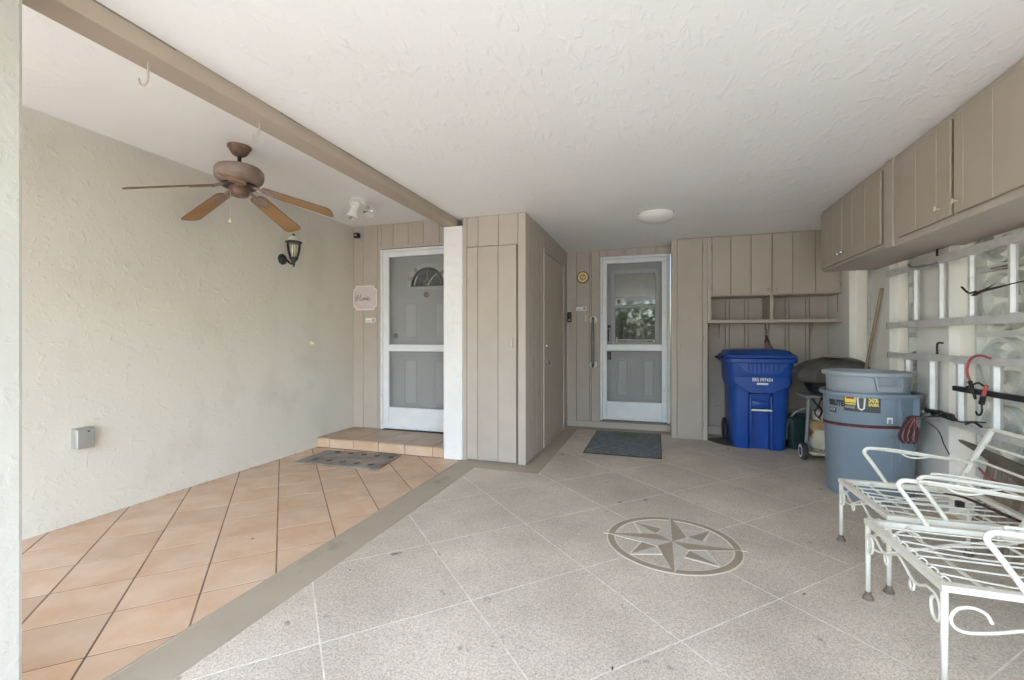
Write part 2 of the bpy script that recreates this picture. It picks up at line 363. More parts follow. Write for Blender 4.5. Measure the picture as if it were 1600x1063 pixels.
def dup(root, loc, label=None, group=None):
    r = root.copy(); COL.objects.link(r); r.location = loc; ORIG[r.name] = Vector(loc)
    if label: r['label'] = label
    if group: r['group'] = group
    for ch in list(root.children):
        c = ch.copy(); COL.objects.link(c); c.parent = r
        for g in ch.children:
            d = g.copy(); COL.objects.link(d); d.parent = c
    return r
def screw(parent, x, y, z, ax='y', r=.005, m='screws'):
    return obj('screw', lathe(B(), [(r,-.0025),(r,.0015),(r*.6,.003)] , (x,y,z), 8, ax), m, parent, True)

# ================================================================= SETTING
XL, XR = -3.605, 1.92           # stucco wall, block wall
CE, CP = 2.41, 2.60             # carport / porch ceiling heights
struct(obj('ground', bx(-80,80,-120,40,-.5,-.06), 'grass'))
struct(obj('driveway', bx(-3.4,2.3,-14,-.62,-.3,-.012), 'concrete'))
struct(obj('road', bx(-80,80,-22,-14,-.3,-.03), 'asphalt'))
# joint bed under the slabs and the grout bed under the tiles
floor = struct(obj('floor', bx(-1.84,2.05,-.62,6.3,-.25,-.0012), 'line'))
tilef = struct(obj('tile_floor', bx(XL,-1.842,-.62,4.72,-.25,-.0006), 'grout'))
struct(obj('ceiling', bx(-1.905,2.15,-2.2,6.35,CE,CE+.3), 'ceil'))
struct(obj('porch_ceiling', bx(XL-.1,-2.05,-2.2,4.85,CP,CP+.11), 'ceil'))

def clip(poly, a, b, c):            # keep a*x+b*y<=c
    out = []
    for i in range(len(poly)):
        p, q = poly[i], poly[(i+1)%len(poly)]
        dp, dq = a*p[0]+b*p[1]-c, a*q[0]+b*q[1]-c
        if dp <= 0: out.append(p)
        if dp*dq < 0:
            t = dp/(dp-dq); out.append((p[0]+(q[0]-p[0])*t, p[1]+(q[1]-p[1])*t))
    return out
def area(p): return abs(sum(p[i][0]*p[(i+1)%len(p)][1]-p[(i+1)%len(p)][0]*p[i][1] for i in range(len(p))))/2 if len(p) > 2 else 0
# --- concrete slabs, diagonal scored grid: u=X+Y, v=Y-X
gap = .0046
U0, UV = .185, .903
def diamond(u0,u1,v0,v1):
    return [((u-v)/2,(u+v)/2) for u,v in ((u0,v0),(u1,v0),(u1,v1),(u0,v1))]
for i in range(-3,10):
    for j in range(-3,10):
        u0 = U0+UV*i+gap; u1 = U0+UV*(i+1)-gap; v0 = .905*j+gap; v1 = .905*(j+1)-gap
        d = diamond(u0,u1,v0,v1)
        A_ = clip(clip(clip(clip(d,-1,0,1.62),1,0,1.93),0,-1,.62),0,1,3.865)
        C_ = clip(clip(clip(d,-1,0,.998),1,0,1.93),0,-1,-3.865),
        C_ = clip(C_[0],0,1,6.16)
        bm = B(); ok = False
        for p in (A_, C_):
            if area(p) > .004: prism(bm, p, -.02, 0); ok = True
        if ok: obj('slab', bm, 'gray', floor)
        else: bm.free()
# --- painted border strip
bm = B()
box(bm,-1.838,-1.622,-.62,4.087,-.02,.0015); box(bm,-1.6215,-1.003,3.869,4.087,-.02,.0015); box(bm,-1.183,-1.003,4.0872,6.156,-.02,.0015); box(bm,-1.0028,.17,5.95,6.156,-.02,.0035)
struct(obj('floor_border', bm, 'border'))
obj('edge_trim', bx(-1.852,-1.8385,-.6,4.086,-.02,.0045), 'border', bpy.data.objects['floor_border'])
# --- terracotta tiles
TS = .4475
for i in range(-8,16):
    for j in range(-1,20):
        u0 = -.49+TS*i; v0 = 3.165+TS*(j-8)
        d = diamond(u0+.0056,u0+TS-.0056,v0+.0052,v0+TS-.0052)
        p = clip(clip(clip(clip(d,-1,0,-XL-.004),1,0,-1.856),0,-1,.6),0,1,4.083)
        if area(p) < .0008: continue
        q = clip(clip(clip(clip(diamond(u0+.0068,u0+TS-.0068,v0+.0064,v0+TS-.0064),-1,0,-XL-.006),1,0,-1.858),0,-1,.6),0,1,4.081)
        bm = B(); prism(bm, p, -.02, -.0002)
        if area(q) > .0006: prism(bm, q, -.0002, .001)
        o = obj('tile', bm, 'tile', tilef)

# --- walls
lw = tag(obj('wall', bx(XL-.2,XL,-2.2,4.85,-.3,2.72), 'stucco', loc=(XL,2,0)), 'long beige textured stucco wall on the left side of the porch', 'wall')
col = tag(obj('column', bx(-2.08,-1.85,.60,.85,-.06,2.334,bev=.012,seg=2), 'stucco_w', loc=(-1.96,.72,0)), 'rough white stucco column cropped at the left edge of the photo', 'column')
t = thing('post', 'smooth white post between the tiled step and the brown utility closet', 'post', (-1.94,4.2,0))
bm = B(); box(bm,-2.047,-1.838,4.087,4.70,-.02,2.334,bev=.008,seg=2); obj('shaft', bm, 'post', t)
obj('upper_wall', bx(-2.046,-1.912,4.10,4.70,2.336,2.66), 'side', t)

tb_ = thing('beam', 'long brown painted beam along the ceiling between porch and carport', 'beam', (-1.98,2,2.336))
bm = B(); box(bm,-2.048,-1.912,-2.2,4.098,2.336,2.70,bev=.004); obj('timber', bm, 'beam', tb_)
for k,(y0,y1) in enumerate(((.9,1.35),(1.9,2.05),(2.35,2.9),(3.2,3.32))):
    bmc = B(); pts = []
    for i in range(9):
        yy = y0+(y1-y0)*i/8; pts.append((-1.9085+random.uniform(-.002,.002), yy, CE-.001))
    tube(bmc, pts, lambda t_: .0012+.0022*random.random(), 5); obj('crack', bmc, 'side_d', tb_)
# porch back wall boards (Y=4.71)
def boards(parent, xs, z0, z1, y, th=.018, m='side', gap=.004, axis='x', back=True):
    """vertical boards along xs edges; front face at y"""
    for a, b in zip(xs, xs[1:]):
        if axis == 'x': bm = bx(a+gap/2, b-gap/2, y, y+th, z0, z1, bev=.003)
        else: bm = bx(y-th, y, a+gap/2, b-gap/2, z0, z1, bev=.003)
        obj('board', bm, m, parent)
YP = 4.71
pw = thing('porch_wall', 'brown vertical board wall around the front door at the back of the porch', 'wall', (-2.9,YP,0))
boards(pw, [-3.603,-3.454,-3.247,-3.195], .11, 2.598, YP)
boards(pw, [-3.195,-3.031,-2.824,-2.618,-2.41,-2.19,-2.05], 2.30, 2.598, YP)
boards(pw, [-2.185,-2.05], .11, 2.298, YP)
bm = B(); box(bm,-3.70,-3.195,YP+.019,YP+.12,-.1,2.62); box(bm,-3.194,-2.186,YP+.019,YP+.12,2.30,2.62); box(bm,-2.185,-1.84,YP+.019,YP+.12,-.1,2.62)
obj('backing', bm, 'side_d', pw)
obj('header_trim', bx(-3.215,-2.05,YP-.012,YP-.0005,2.296,2.328,bev=.003), 'trim', pw)

# step
st = thing('tiled_step', 'low terracotta tiled step in front of the porch door', 'step', (-2.83,4.4,0))
obj('core', bx(XL+.001,-2.049,4.10,4.708,-.02,.098), 'grout', st)
ex = [XL+.002,-3.44,-3.125,-2.81,-2.49,-2.17,-2.05]
for a,b in zip(ex,ex[1:]): obj('riser_tile', bx(a+.003,b-.003,4.087,4.1,.004,.0975,bev=.0025), 'tile', st)
for a,b in zip(ex,ex[1:]):
    for c_,d_ in ((4.0855,4.39),(4.39,4.706)): obj('top_tile', bx(a+.003,b-.003,c_+.002,d_-.002,.0985,.110,bev=.003), 'tile_top', st)

# ---------------- doors
def storm_door(nm, label, x0, x1, z0, z1, y, px0, px1, mid0, mid1, kick, top, hinge_right=True):
    t = thing(nm, label, 'storm door', ((x0+x1)/2, y, z0))
    fw = .03
    bm = B()
    box(bm,x0,x0+fw,y-.022,y+.06,z0,z1,bev=.003); box(bm,x1-fw,x1,y-.022,y+.06,z0,z1,bev=.003); box(bm,x0+fw+.0005,x1-fw-.0005,y-.022,y+.06,z1-fw,z1,bev=.003)
    obj('frame', bm, 'white', t)
    f2 = x0+fw+.003; f3 = x1-fw-.003; zt = z1-fw-.003
    obj('stile', bx(f2,px0,y-.016,y+.018,z0+.012,zt,bev=.004), 'white', t)
    obj('stile', bx(px1,f3,y-.016,y+.018,z0+.012,zt,bev=.004), 'white', t)
    obj('top_rail', bx(px0+.0005,px1-.0005,y-.0155,y+.018,top,zt,bev=.004), 'white', t)
    obj('middle_rail', bx(px0+.0005,px1-.0005,y-.024,y+.018,mid0,mid1,bev=.004), 'white', t)
    obj('kick_panel', bx(px0+.0005,px1-.0005,y-.010,y+.012,z0+.042,kick-.012,bev=.002), 'white', t)
    obj('bottom_rail', bx(px0+.0005,px1-.0005,y-.0155,y+.018,z0+.012,z0+.0415,bev=.003), 'white', t)
    obj('kick_trim', bx(px0+.0005,px1-.0005,y-.015,y+.018,kick-.0118,kick,bev=.003), 'white', t)
    obj('screen_mesh', bx(px0+.0008,px1-.0008,y+.006,y+.0065,kick+.0005,mid0-.0005), 'screen', t)
    obj('screen_mesh', bx(px0+.0008,px1-.0008,y+.006,y+.0065,mid1+.0005,top-.0005), 'screen', t)
    for i in range(7):
        zz = z0+.08+(z1-z0-.16)*i/6
        for xx in (x0+.012, x1-.012, x1-.012-fw-.02): screw(t, xx, y-.0235 if xx!=x1-.012-fw-.02 else y-.0175, zz)
    for i in range(5): screw(t, px0+.05+(px1-px0-.1)*i/4, y-.017, z0+.028)
    return t
d1x0,d1x1,d1z0,d1z1 = -3.185,-2.19,.116,2.284
sd1 = storm_door('storm_door', 'white framed screen door standing on the tiled porch step', d1x0,d1x1,d1z0,d1z1,YP-.012,-3.077,-2.30,1.057,1.138,.385,2.19)
obj('sill', bx(d1x0,d1x1,YP-.03,YP+.02,.1105,.117), 'blk', sd1)
# grey entry door behind it, with fanlight
yd = YP+.075
e1 = thing('entry_door', 'grey panelled front door with half round window behind the porch screen', 'door', (-2.69,yd,.12))
def panel_door(parent, x0, x1, z0, z1, y, panels, hole=None):
    obj('door_slab', bx(x0,x1,y,y+.04,z0,z1), 'entry', parent) if hole is None else None
    for (a,b,c,d) in panels:
        bm = B(); w_=.012
        for q in ((a,a+w_,c,d),(b-w_,b,c,d),(a+w_,b-w_,c,c+w_),(a+w_,b-w_,d-w_,d)): box(bm,q[0],q[1],y-.006,y-.0003,q[2],q[3],bev=.004)
        box(bm,a+.035,b-.035,y-.007,y-.0003,c+.035,d-.035,bev=.006)
        obj('door_panel', bm, 'entry_l', parent)
cx = -2.60
panel_door(e1, -3.19, -2.19, .118, 2.298, yd, [(-2.93,-2.72,1.20,1.66),(-2.52,-2.31,1.20,1.66),(-2.93,-2.72,.40,.98),(-2.52,-2.31,.40,.98)])
def half_ring(bm, cx, cz, r0, r1, y0, y1, n=24):
    pts = [(cx+r1*math.cos(math.pi*k/n), cz+r1*math.sin(math.pi*k/n)) for k in range(n+1)] + [(cx+r0*math.cos(math.pi*k/n), cz+r0*math.sin(math.pi*k/n)) for k in range(n,-1,-1)]
    for k in range(n):
        a = [pts[k],pts[k+1],pts[2*n+1-k-1],pts[2*n+1-k]]
        prism(bm, a, y0, y1, 'y')
    bmesh.ops.remove_doubles(bm, verts=bm.verts, dist=1e-5)
    return bm
fl = obj('fanlight', prism(B(), [(cx+.225*math.cos(math.pi*k/24),1.835+.225*math.sin(math.pi*k/24)) for k in range(25)], yd-.006, yd-.001, 'y'), 'indoor', e1)
obj('pane', prism(B(), [(cx+.224*math.cos(math.pi*k/24),1.836+.224*math.sin(math.pi*k/24)) for k in range(25)], yd-.0085, yd-.0075, 'y'), 'darkglass', fl)
bm = B(); half_ring(bm,cx,1.835,.226,.275,yd-.014,yd-.0003); obj('moulding', bm, 'entry_l', fl, 30)
obj('moulding', bx(cx-.275,cx+.275,yd-.014,yd-.0003,1.80,1.834,bev=.004), 'entry_l', fl)
bm = B()
for pts in ([(cx+.18*math.cos(math.pi*k/16),yd-.009,1.838+.18*math.sin(math.pi*k/16)) for k in range(17)],
            [(cx,yd-.009,2.055),(cx,yd-.009,1.93)],[(cx,yd-.009,1.93),(cx-.05,yd-.009,1.89),(cx-.11,yd-.009,1.95)],[(cx+.0,yd-.009,1.93),(cx+.03,yd-.009,1.895),(cx+.065,yd-.009,1.935),(cx+.13,yd-.009,1.985)],
            [(cx+.04,yd-.009,1.90),(cx+.01,yd-.009,1.87),(cx,yd-.009,1.84)],[(cx-.05,yd-.009,1.89),(cx-.03,yd-.009,1.86),(cx-.04,yd-.009,1.84)]):
    tube(bm, pts, .003, 5, 3)
obj('lead_lines', bm, 'chrome', fl)
obj('knocker', lathe(B(), [(.035,-.004),(.035,-.015),(.022,-.022),(.012,-.022)], (-2.615,yd,1.735), 20, 'y'), 'brass', e1, True)
obj('lock', lathe(B(), [(.03,-.002),(.03,-.02),(.018,-.03)], (-3.035,yd,1.243), 16, 'y'), 'brass', e1, True)
# --- wall with side door (Y=6.156)
YW = 6.156
ww = thing('board_wall', 'brown vertical board wall around the side door at the carport back', 'wall', (-.4,YW,0))
boards(ww, [-1.18,-1.05,-.87,-.845,-.74], .085, CE-.002, YW)
boards(ww, [-.74,-.655,-.63,-.415,-.39,-.233,-.205,-.016,.01,.17], 2.325, CE-.002, YW)
obj('baseboard', bx(-1.182,.168,YW-.012,YW-.0005,0.004,.084,bev=.004), 'trim', ww)
bm = B(); box(bm,-1.2,-.735,YW+.019,YW+.12,-.1,2.5); box(bm,-.734,.175,YW+.019,YW+.12,2.325,2.5); box(bm,-.734,.175,YW,YW+.12,-.1,.108); box(bm,.176,2.15,YW+.019,YW+.12,-.1,2.5)
obj('backing', bm, 'side_d', ww)
bm = B(); box(bm,-.745,.168,YW-.012,YW-.0005,2.309,2.328,bev=.003); box(bm,-.742,-.726,YW-.012,YW-.0005,.0845,2.3085,bev=.003)
obj('door_trim', bm, 'trim', ww)
sd2 = storm_door('storm_door', 'white framed screen door with dark latch behind the blue grey mat', -.723,.163,.112,2.307,YW-.014,-.638,.065,1.048,1.133,.371,2.217)
obj('latch_plate', bx(-.695,-.680,YW-.046,YW-.031,1.27,1.48,bev=.004), 'white', sd2)
yd2 = YW+.06
e2 = thing('entry_door', 'grey side door with a sash window and blind behind the screen', 'door', (-.28,yd2,.12))
panel_door(e2, -.732, .172, .11, 2.322, yd2, [(-.53,-.355,.42,.95),(-.19,-.015,.42,.95)])
wd = obj('window_frame', B(), 'entry_l', e2); bpy.data.objects.remove(wd)
bm = B()
X0,X1,Z0,Z1 = -.585,.03,1.115,2.135; yf = yd2
for q in ((X0,X0+.05,Z0,Z1),(X1-.05,X1,Z0,Z1),(X0+.05,X1-.05,Z1-.055,Z1),(X0+.05,X1-.05,Z0,Z0+.055),(X0+.05,X1-.05,1.618,1.655)): box(bm,q[0]+.0003,q[1]-.0003,yf-.03,yf-.0005,q[2],q[3],bev=.004)
wd = obj('window_frame', bm, 'entry_l', e2)
obj('interior', bx(X0+.051,X1-.051,yf-.003,yf-.001,Z0+.056,Z1-.056), 'indoor', wd)
bm = B(); box(bm,X0+.052,X1-.052,yf-.0065,yf-.004,1.775,Z1-.057)
obj('blind', bm, 'blind', wd)
obj('pane', bx(X0+.0505,X1-.0505,yf-.016,yf-.013,1.6555,Z1-.0555), 'glass', wd)
obj('pane', bx(X0+.0505,X1-.0505,yf-.022,yf-.019,Z0+.0555,1.6175), 'darkglass', wd)
stk = obj('sticker', bx(-.53,-.44,yf-.0175,yf-.0165,1.665,1.755), 'label', wd)
obj('badge', prism(B(), [(-.505,1.735),(-.465,1.735),(-.462,1.70),(-.485,1.675),(-.508,1.70)], yf-.0185, yf-.0178, 'y'), 'dark_label', e2)
obj('sash_lift', bx(-.50,-.06,yf-.036,yf-.0305,1.185,1.20,bev=.003), 'entry_l', wd)
obj('handle', tb([(-.622,yd2-.005,1.33),(-.622,yd2-.045,1.31),(-.622,yd2-.045,1.20),(-.622,yd2-.005,1.18)], .009, 8, 4), 'blk', e2, True)
obj('deadbolt', lathe(B(), [(.022,-.002),(.022,-.02),(.01,-.028)], (-.615,yd2,1.375), 14, 'y'), 'blk', e2, True)
obj('lock_box', bx(-.638,-.590,yd2-.035,yd2-.001,.925,1.03,bev=.008,seg=2), 'blk', e2)
obj('hanger', tb([(-.36,yd2-.004,2.19),(-.35,yd2-.02,2.205),(-.2,yd2-.02,2.205),(-.19,yd2-.004,2.19)], .004, 6, 3), 'entry_l', e2)

# --- utility closet
uc = thing('utility_closet', 'brown boarded utility closet jutting out beside the white post', 'closet', (-1.5,5.1,0))
X0c,X1c,Yc = -1.836,-1.183,4.087
bm = B(); box(bm,X0c,X1c-.0185,Yc+.0185,YW,-.02,CE); obj('core', bm, 'side_d', uc)
boards(uc, [X0c,-1.79], .004, CE-.002, Yc); boards(uc, [-1.789,-1.67,-1.458,-1.26], 2.112, CE-.002, Yc)
obj('corner_board', bx(-1.258,X1c-.0,Yc-.004,Yc+.018,.004,CE-.002,bev=.003), 'trim', uc)
cd = obj('closet_door', B(), 'side', uc); bpy.data.objects.remove(cd)
cd = obj('closet_door', bx(-1.786,-1.272,Yc+.0035,Yc+.012,.02,2.106), 'side_d', uc)
for a,b in ((-1.786,-1.67),(-1.67,-1.458),(-1.458,-1.272)): obj('board', bx(a+.002,b-.002,Yc-.010,Yc+.003,.02,2.106,bev=.003), 'side', cd)
obj('door_pull', bx(-1.337,-1.303,Yc-.030,Yc-.0105,1.12,1.215,bev=.008,seg=2), 'trim', cd)
for z in (1.905,1.09,.265): obj('hinge', tb([(-1.791,Yc-.012,z-.045),(-1.791,Yc-.012,z+.045)], .007, 8), 'trim', cd, True)
# side with the plain door, face at X1c
ys = [Yc+.0185,4.20,4.295,4.50,4.70,4.782]
boards(uc, ys, .004, CE-.002, X1c, axis='y'); boards(uc, [4.784,4.99,5.20,5.40,5.61,5.82,5.93], 2.215, CE-.002, X1c, axis='y'); boards(uc, [5.932,6.154], .004, CE-.002, X1c, axis='y')
bm = B(); box(bm,X1c-.016,X1c+.012,4.784,4.818,.004,2.21,bev=.003); box(bm,X1c-.016,X1c+.012,5.892,5.928,.004,2.21,bev=.003); box(bm,X1c-.016,X1c+.0115,4.8185,5.8915,2.176,2.21,bev=.003)
obj('door_casing', bm, 'trim', uc)
pd = obj('side_door', bx(X1c-.016,X1c-.004,4.822,5.888,.012,2.172,bev=.002), 'sdoor', uc)
def knob(parent, name, x, y, z, s, m='chrome', r=.03, ax='x', L=.055):
    pr = [(r,0),(r,s*.006),(r*.45,s*.01),(r*.38,s*L*.5),(r*.85,s*L*.72),(r*.9,s*L*.9),(r*.5,s*L)]
    return obj(name, lathe(B(), pr, (x,y,z), 20, ax), m, parent, 60)
knob(pd,'knob',X1c-.004,4.93,.935,1); obj('deadbolt', lathe(B(), [(.028,0),(.028,.012),(.02,.022),(.012,.026)], (X1c-.004,4.93,1.125), 18, 'x'), 'chrome', pd, True)
for z in (1.95,1.1,.25): obj('hinge', tb([(X1c-.002,5.89,z-.05),(X1c-.002,5.89,z+.05)], .008, 8), 'trim', pd, True)

# --- tall cabinet
YC = 5.75
tc_ = thing('tall_cabinet', 'tall narrow brown cabinet from floor to ceiling right of the side door', 'cabinet', (.37,5.95,0))
obj('carcass', bx(.171,.572,YC+.012,YW-.002,.004,CE-.002), 'trim', tc_)
obj('side_strip', bx(.171,.232,YC,YC+.0115,.004,CE-.002,bev=.003), 'trim', tc_); obj('side_strip', bx(.518,.572,YC,YC+.0115,.004,CE-.002,bev=.003), 'trim', tc_)
dd = obj('cabinet_door', bx(.236,.514,YC-.010,YC+.010,.03,CE-.01,bev=.003), 'cab', tc_)
obj('door_pull', bx(.25,.276,YC-.028,YC-.0105,1.055,1.145,bev=.007,seg=2), 'trim', dd)
for z in (2.287,1.208,.188): obj('hinge', tb([(.522,YC-.008,z-.04),(.522,YC-.008,z+.04)], .007, 8), 'cab', dd, True)
obj('filler_strip', bx(.5735,.6125,YC+.003,YC+.03,1.39,CE-.002,bev=.002), 'trim', tc_)
# --- niche wall, wall cabinet, shelf
nw = thing('niche_wall', 'brown boarded back wall of the niche behind the blue cart', 'wall', (1.2,YW,0))
boards(nw, [.575,.625,.82,.865,1.035,1.075,1.264,1.30,1.475,1.515,1.69,1.73,1.918], .115, 1.71, YW)
obj('baseboard', bx(.574,1.918,YW-.012,YW-.0005,.004,.113,bev=.004), 'trim', nw)
obj('rail', bx(.70,1.60,YW-.016,YW-.0005,.352,.372,bev=.003), 'trim', nw)
wc = thing('wall_cabinet', 'brown two door cabinet under the ceiling above the blue cart', 'cabinet', (1.24,5.95,1.705))
obj('carcass', bx(.613,1.918,YC+.0125,YW-.002,1.705,CE-.002), 'trim', wc)
def plank_door(parent, edges, z0, z1, y, axis='x', knobat=None, hinges=()):
    """planked cabinet door; edges along the face; y = face plane"""
    s = -1
    if axis == 'x': d = obj('cabinet_door', bx(edges[0],edges[-1],y+.002,y+.010,z0,z1), 'side_d', parent)
    else: d = obj('cabinet_door', bx(y+.002,y+.010,edges[0],edges[-1],z0,z1), 'side_d', parent)
    for a,b in zip(edges,edges[1:]):
        a2,b2 = a+.0022,b-.0022
        obj('plank', bx(a2,b2,y-.010,y+.0015,z0,z1,bev=.003) if axis=='x' else bx(y-.010,y+.0015,a2,b2,z0,z1,bev=.003), 'cab', d)
    if knobat:
        if axis == 'x': obj('knob', lathe(B(), [(.008,0),(.008,-.015),(.017,-.022),(.015,-.03),(.006,-.033)], (knobat[0],y-.010,knobat[1]), 14, 'y'), 'cab', d, True)
        else: obj('knob', lathe(B(), [(.008,0),(.008,-.015),(.017,-.022),(.015,-.03),(.006,-.033)], (y-.010,knobat[0],knobat[1]), 14, 'x'), knobat[2], d, True)
    for h in hinges:
        if axis == 'x': obj('hinge', tb([(h[0],y-.008,h[1]-.03),(h[0],y-.008,h[1]+.03)], .006, 8), 'cab', d, True)
        else: obj('hinge', tb([(y-.010,h[0],h[1]-.03),(y-.010,h[0],h[1]+.03)], .006, 8), 'cab', d, True)
    return d
plank_door(wc, [.622,.822,1.034,1.243], 1.715, CE-.012, YC, 'x', (1.207,1.765), [(.614,2.28),(.614,1.80)])
plank_door(wc, [1.248,1.451,1.671,1.90], 1.715, CE-.012, YC, 'x', (1.287,1.763), [(1.908,2.28),(1.908,1.80)])
sh = thing('shelf', 'brown shelf with a centre divider under the two door cabinet', 'shelf', (1.24,5.95,1.387))
obj('shelf_board', bx(.574,1.917,YC-.01,YW-.014,1.39,1.428,bev=.003), 'cab', sh)
obj('divider', bx(1.227,1.262,YC+.01,YW-.014,1.4285,1.7035,bev=.002), 'cab', sh)
for x in (.75,1.73): 
    bm = B(); prism(bm, [(YW-.02,1.389),(YC+.25,1.389),(YW-.02,1.22)], x-.008, x+.008, 'x'); obj('bracket', bm, 'trim', sh)
obj('trim_end', bx(1.918,1.9195,YC+.1,YC+.13,1.5,2.2), 'cab', wc)

# --- upper cabinets along right wall (face X=1.49)
FX = 1.49
c1 = thing('overhead_cabinet', 'shorter brown overhead cabinet near the back, above the broom handle', 'cabinet', (1.7,4.3,1.84))
obj('carcass', bx(FX+.0105,XR-.002,3.70,4.95,1.84,CE-.002,bev=.002), 'trim', c1)
plank_door(c1, [4.435,4.62,4.80,4.935], 1.862, 2.372, FX, 'y', (4.478,1.925,'chrome'))
plank_door(c1, [3.755,3.995,4.225,4.43], 1.862, 2.372, FX, 'y', (4.388,1.925,'chrome'), [(3.744,2.27),(3.744,1.95)])
c2 = thing('overhead_cabinet', 'longer brown overhead cabinet nearest the camera, above the ladders', 'cabinet', (1.7,2.5,1.815))
obj('carcass', bx(FX+.0105,XR-.002,1.25,3.690,1.817,CE-.002,bev=.002), 'trim', c2)
obj('end_trim', bx(FX-.004,FX+.010,3.60,3.692,1.817,CE-.004,bev=.002), 'trim', c2)
plank_door(c2, [2.972,3.096,3.306,3.53], 1.858, 2.366, FX, 'y', (3.067,1.92,'cab'))
plank_door(c2, [1.30,1.52,1.74,1.96,2.17], 1.858, 2.366, FX, 'y')
plank_door(c2, [2.20,2.43,2.655,2.867,2.945], 1.858, 2.366, FX, 'y', (2.915,1.918,'cab'))

# --- painted block wall on the right
bw = thing('block_wall', 'off white painted block wall with decorative pattern blocks behind the ladders', 'wall', (XR,3,0))
def course(parent, name, y0, y1, x0, x1, m, hs, off=0):
    for a,b in zip(hs,hs[1:]): obj(name, bx(x0,x1,y0+.0008,y1-.0008,a+.0008,b-.0008,bev=.0025), m, parent)
hs = [-.02,.427,.83,1.233,1.637,2.04,2.415]
for (a,b,m_) in ((5.55,6.30,'block'),(4.70,5.06,'block'),(3.87,4.27,'block'),(2.82,3.20,'block'),(1.95,2.35,'block'),(1.1,1.5,'block'),(.2,.6,'block'),(-.7,-.3,'block')):
    course(bw, 'pier_block', a, b, XR, XR+.084, m_, [-.02,2.415] if a>3.5 else hs)
for (a,b) in ((5.22,5.55),(4.47,4.70),(3.66,3.87),(2.70,2.82),(1.85,1.95),(1.0,1.1),(.1,.2)):
    obj('frosted_pane', bx(XR+.060, XR+.066, a-.006, b+.006, -.015, 2.415), 'frost', bw)
def pattern(y0, y1, z0, z1):
    """concrete screen block: frame, circle and four petals in relief"""
    bm = B(); xf, xb = XR+.03, XR+.084
    w_ = .016
    for q in ((y0+.001,y0+w_,z0,z1),(y1-w_,y1-.001,z0,z1),(y0+w_,y1-w_,z0,z0+w_),(y0+w_,y1-w_,z1-w_,z1)): box(bm,xf,xb,q[0],q[1],q[2]+.0005,q[3]-.0005)
    cy,cz = (y0+y1)/2,(z0+z1)/2; r = min(y1-y0,z1-z0)/2-.022; n = 28
    for k in range(n):
        a0_,a1_ = 2*math.pi*k/n, 2*math.pi*(k+1)/n
        prism(bm, [(cy+r*math.cos(a0_)*s_,cz+r*math.sin(a0_)*s_) if i in (0,3) else (cy+r*math.cos(a1_)*s_,cz+r*math.sin(a1_)*s_) for i,s_ in ((0,1),(1,1),(2,.87),(3,.87))], xf-.002, xb, 'x')
    for q in range(4):                # petals
        a = math.pi/4+q*math.pi/2; ca,sa = math.cos(a),math.sin(a); pts = []
        for s_ in (1,-1):
            for k in range(9):
                t_ = k/8 if s_ == 1 else 1-k/8
                if (s_ == -1 and k in (0,8)): continue
                L = r*(.12+.78*t_); W = s_*r*.20*math.sin(math.pi*t_)
                pts.append((cy+L*ca-W*sa, cz+L*sa+W*ca))
        prism(bm, pts, xf+.012, xb, 'x')
    pb_ = obj('pattern_block', bm, 'blockp', bw)
    obj('backing_sheet', bx(xb+.001,xb+.006,y0-.004,y1+.004,z0,z1), 'frost', pb_)
for (a,b) in ((5.06,5.22),(4.27,4.47),(3.20,3.66),(2.35,2.70),(1.5,1.85),(.6,1.0),(-.3,.1)):
    for z0,z1 in zip(hs,hs[1:]): pattern(a,b,z0,z1)
obj('top_slot', bx(XR+.02,XR+.0295,3.3,3.5,1.628,1.636), 'side_d', bw)

# ================================================================= COMPASS ROSE
C0 = Vector((.088,2.815)); 
cr = thing('compass_rose', 'painted brown and cream eight point compass rose on the concrete floor', 'floor emblem', (C0.x,C0.y,0))
def ringm(name, r0, r1, z0, z1, m, n=72):
    bm = B()
    lo = [[bm.verts.new((C0.x+r*math.cos(2*math.pi*k/n),C0.y+r*math.sin(2*math.pi*k/n),z)) for k in range(n)] for r,z in ((r0,z0),(r0,z1),(r1,z1),(r1,z0))]
    for i in range(4):
        a,b = lo[i],lo[(i+1)%4]
        for k in range(n): bm.faces.new((a[k],a[(k+1)%n],b[(k+1)%n],b[k]))
    return obj(name, bm, m, cr)
ringm('pale_outline', .372, .380, -.001, .0020, 'pline'); ringm('brown_ring', .334, .3717, -.001, .0024, 'brown'); ringm('pale_outline', .326, .3337, -.001, .0020, 'pline')
def pol(a, r): return (C0.x+r*math.cos(a), C0.y+r*math.sin(a))
for k in range(4):                   # diagonal points first (lower)
    a = math.pi/4+k*math.pi/2
    for s_,m_ in ((-1,'brown'),(1,'pale')):     # -1: clockwise half
        obj('short_point', prism(B(), [pol(a,.03),pol(a,.318),pol(a+s_*R(33),.165)], -.001, .0030 if m_=='brown' else .0028), m_, cr)
    obj('pale_outline', prism(B(), [pol(a,.05),pol(a-R(35),.178),pol(a,.338),pol(a+R(35),.178)], -.001, .0022), 'pline', cr)
for k in range(4):
    a = k*math.pi/2
    for s_,m_ in ((-1,'brown'),(1,'pale')):
        obj('long_point', prism(B(), [pol(a,.0),pol(a,.378),pol(a+s_*R(45),.118)], -.001, .0046 if m_=='brown' else .0044), m_, cr)
    obj('pale_outline', prism(B(), [pol(a,.02),pol(a-R(45),.128),pol(a-R(2),.3),pol(a,.40),pol(a+R(2),.3),pol(a+R(45),.128)], -.001, .0038), 'pline', cr)

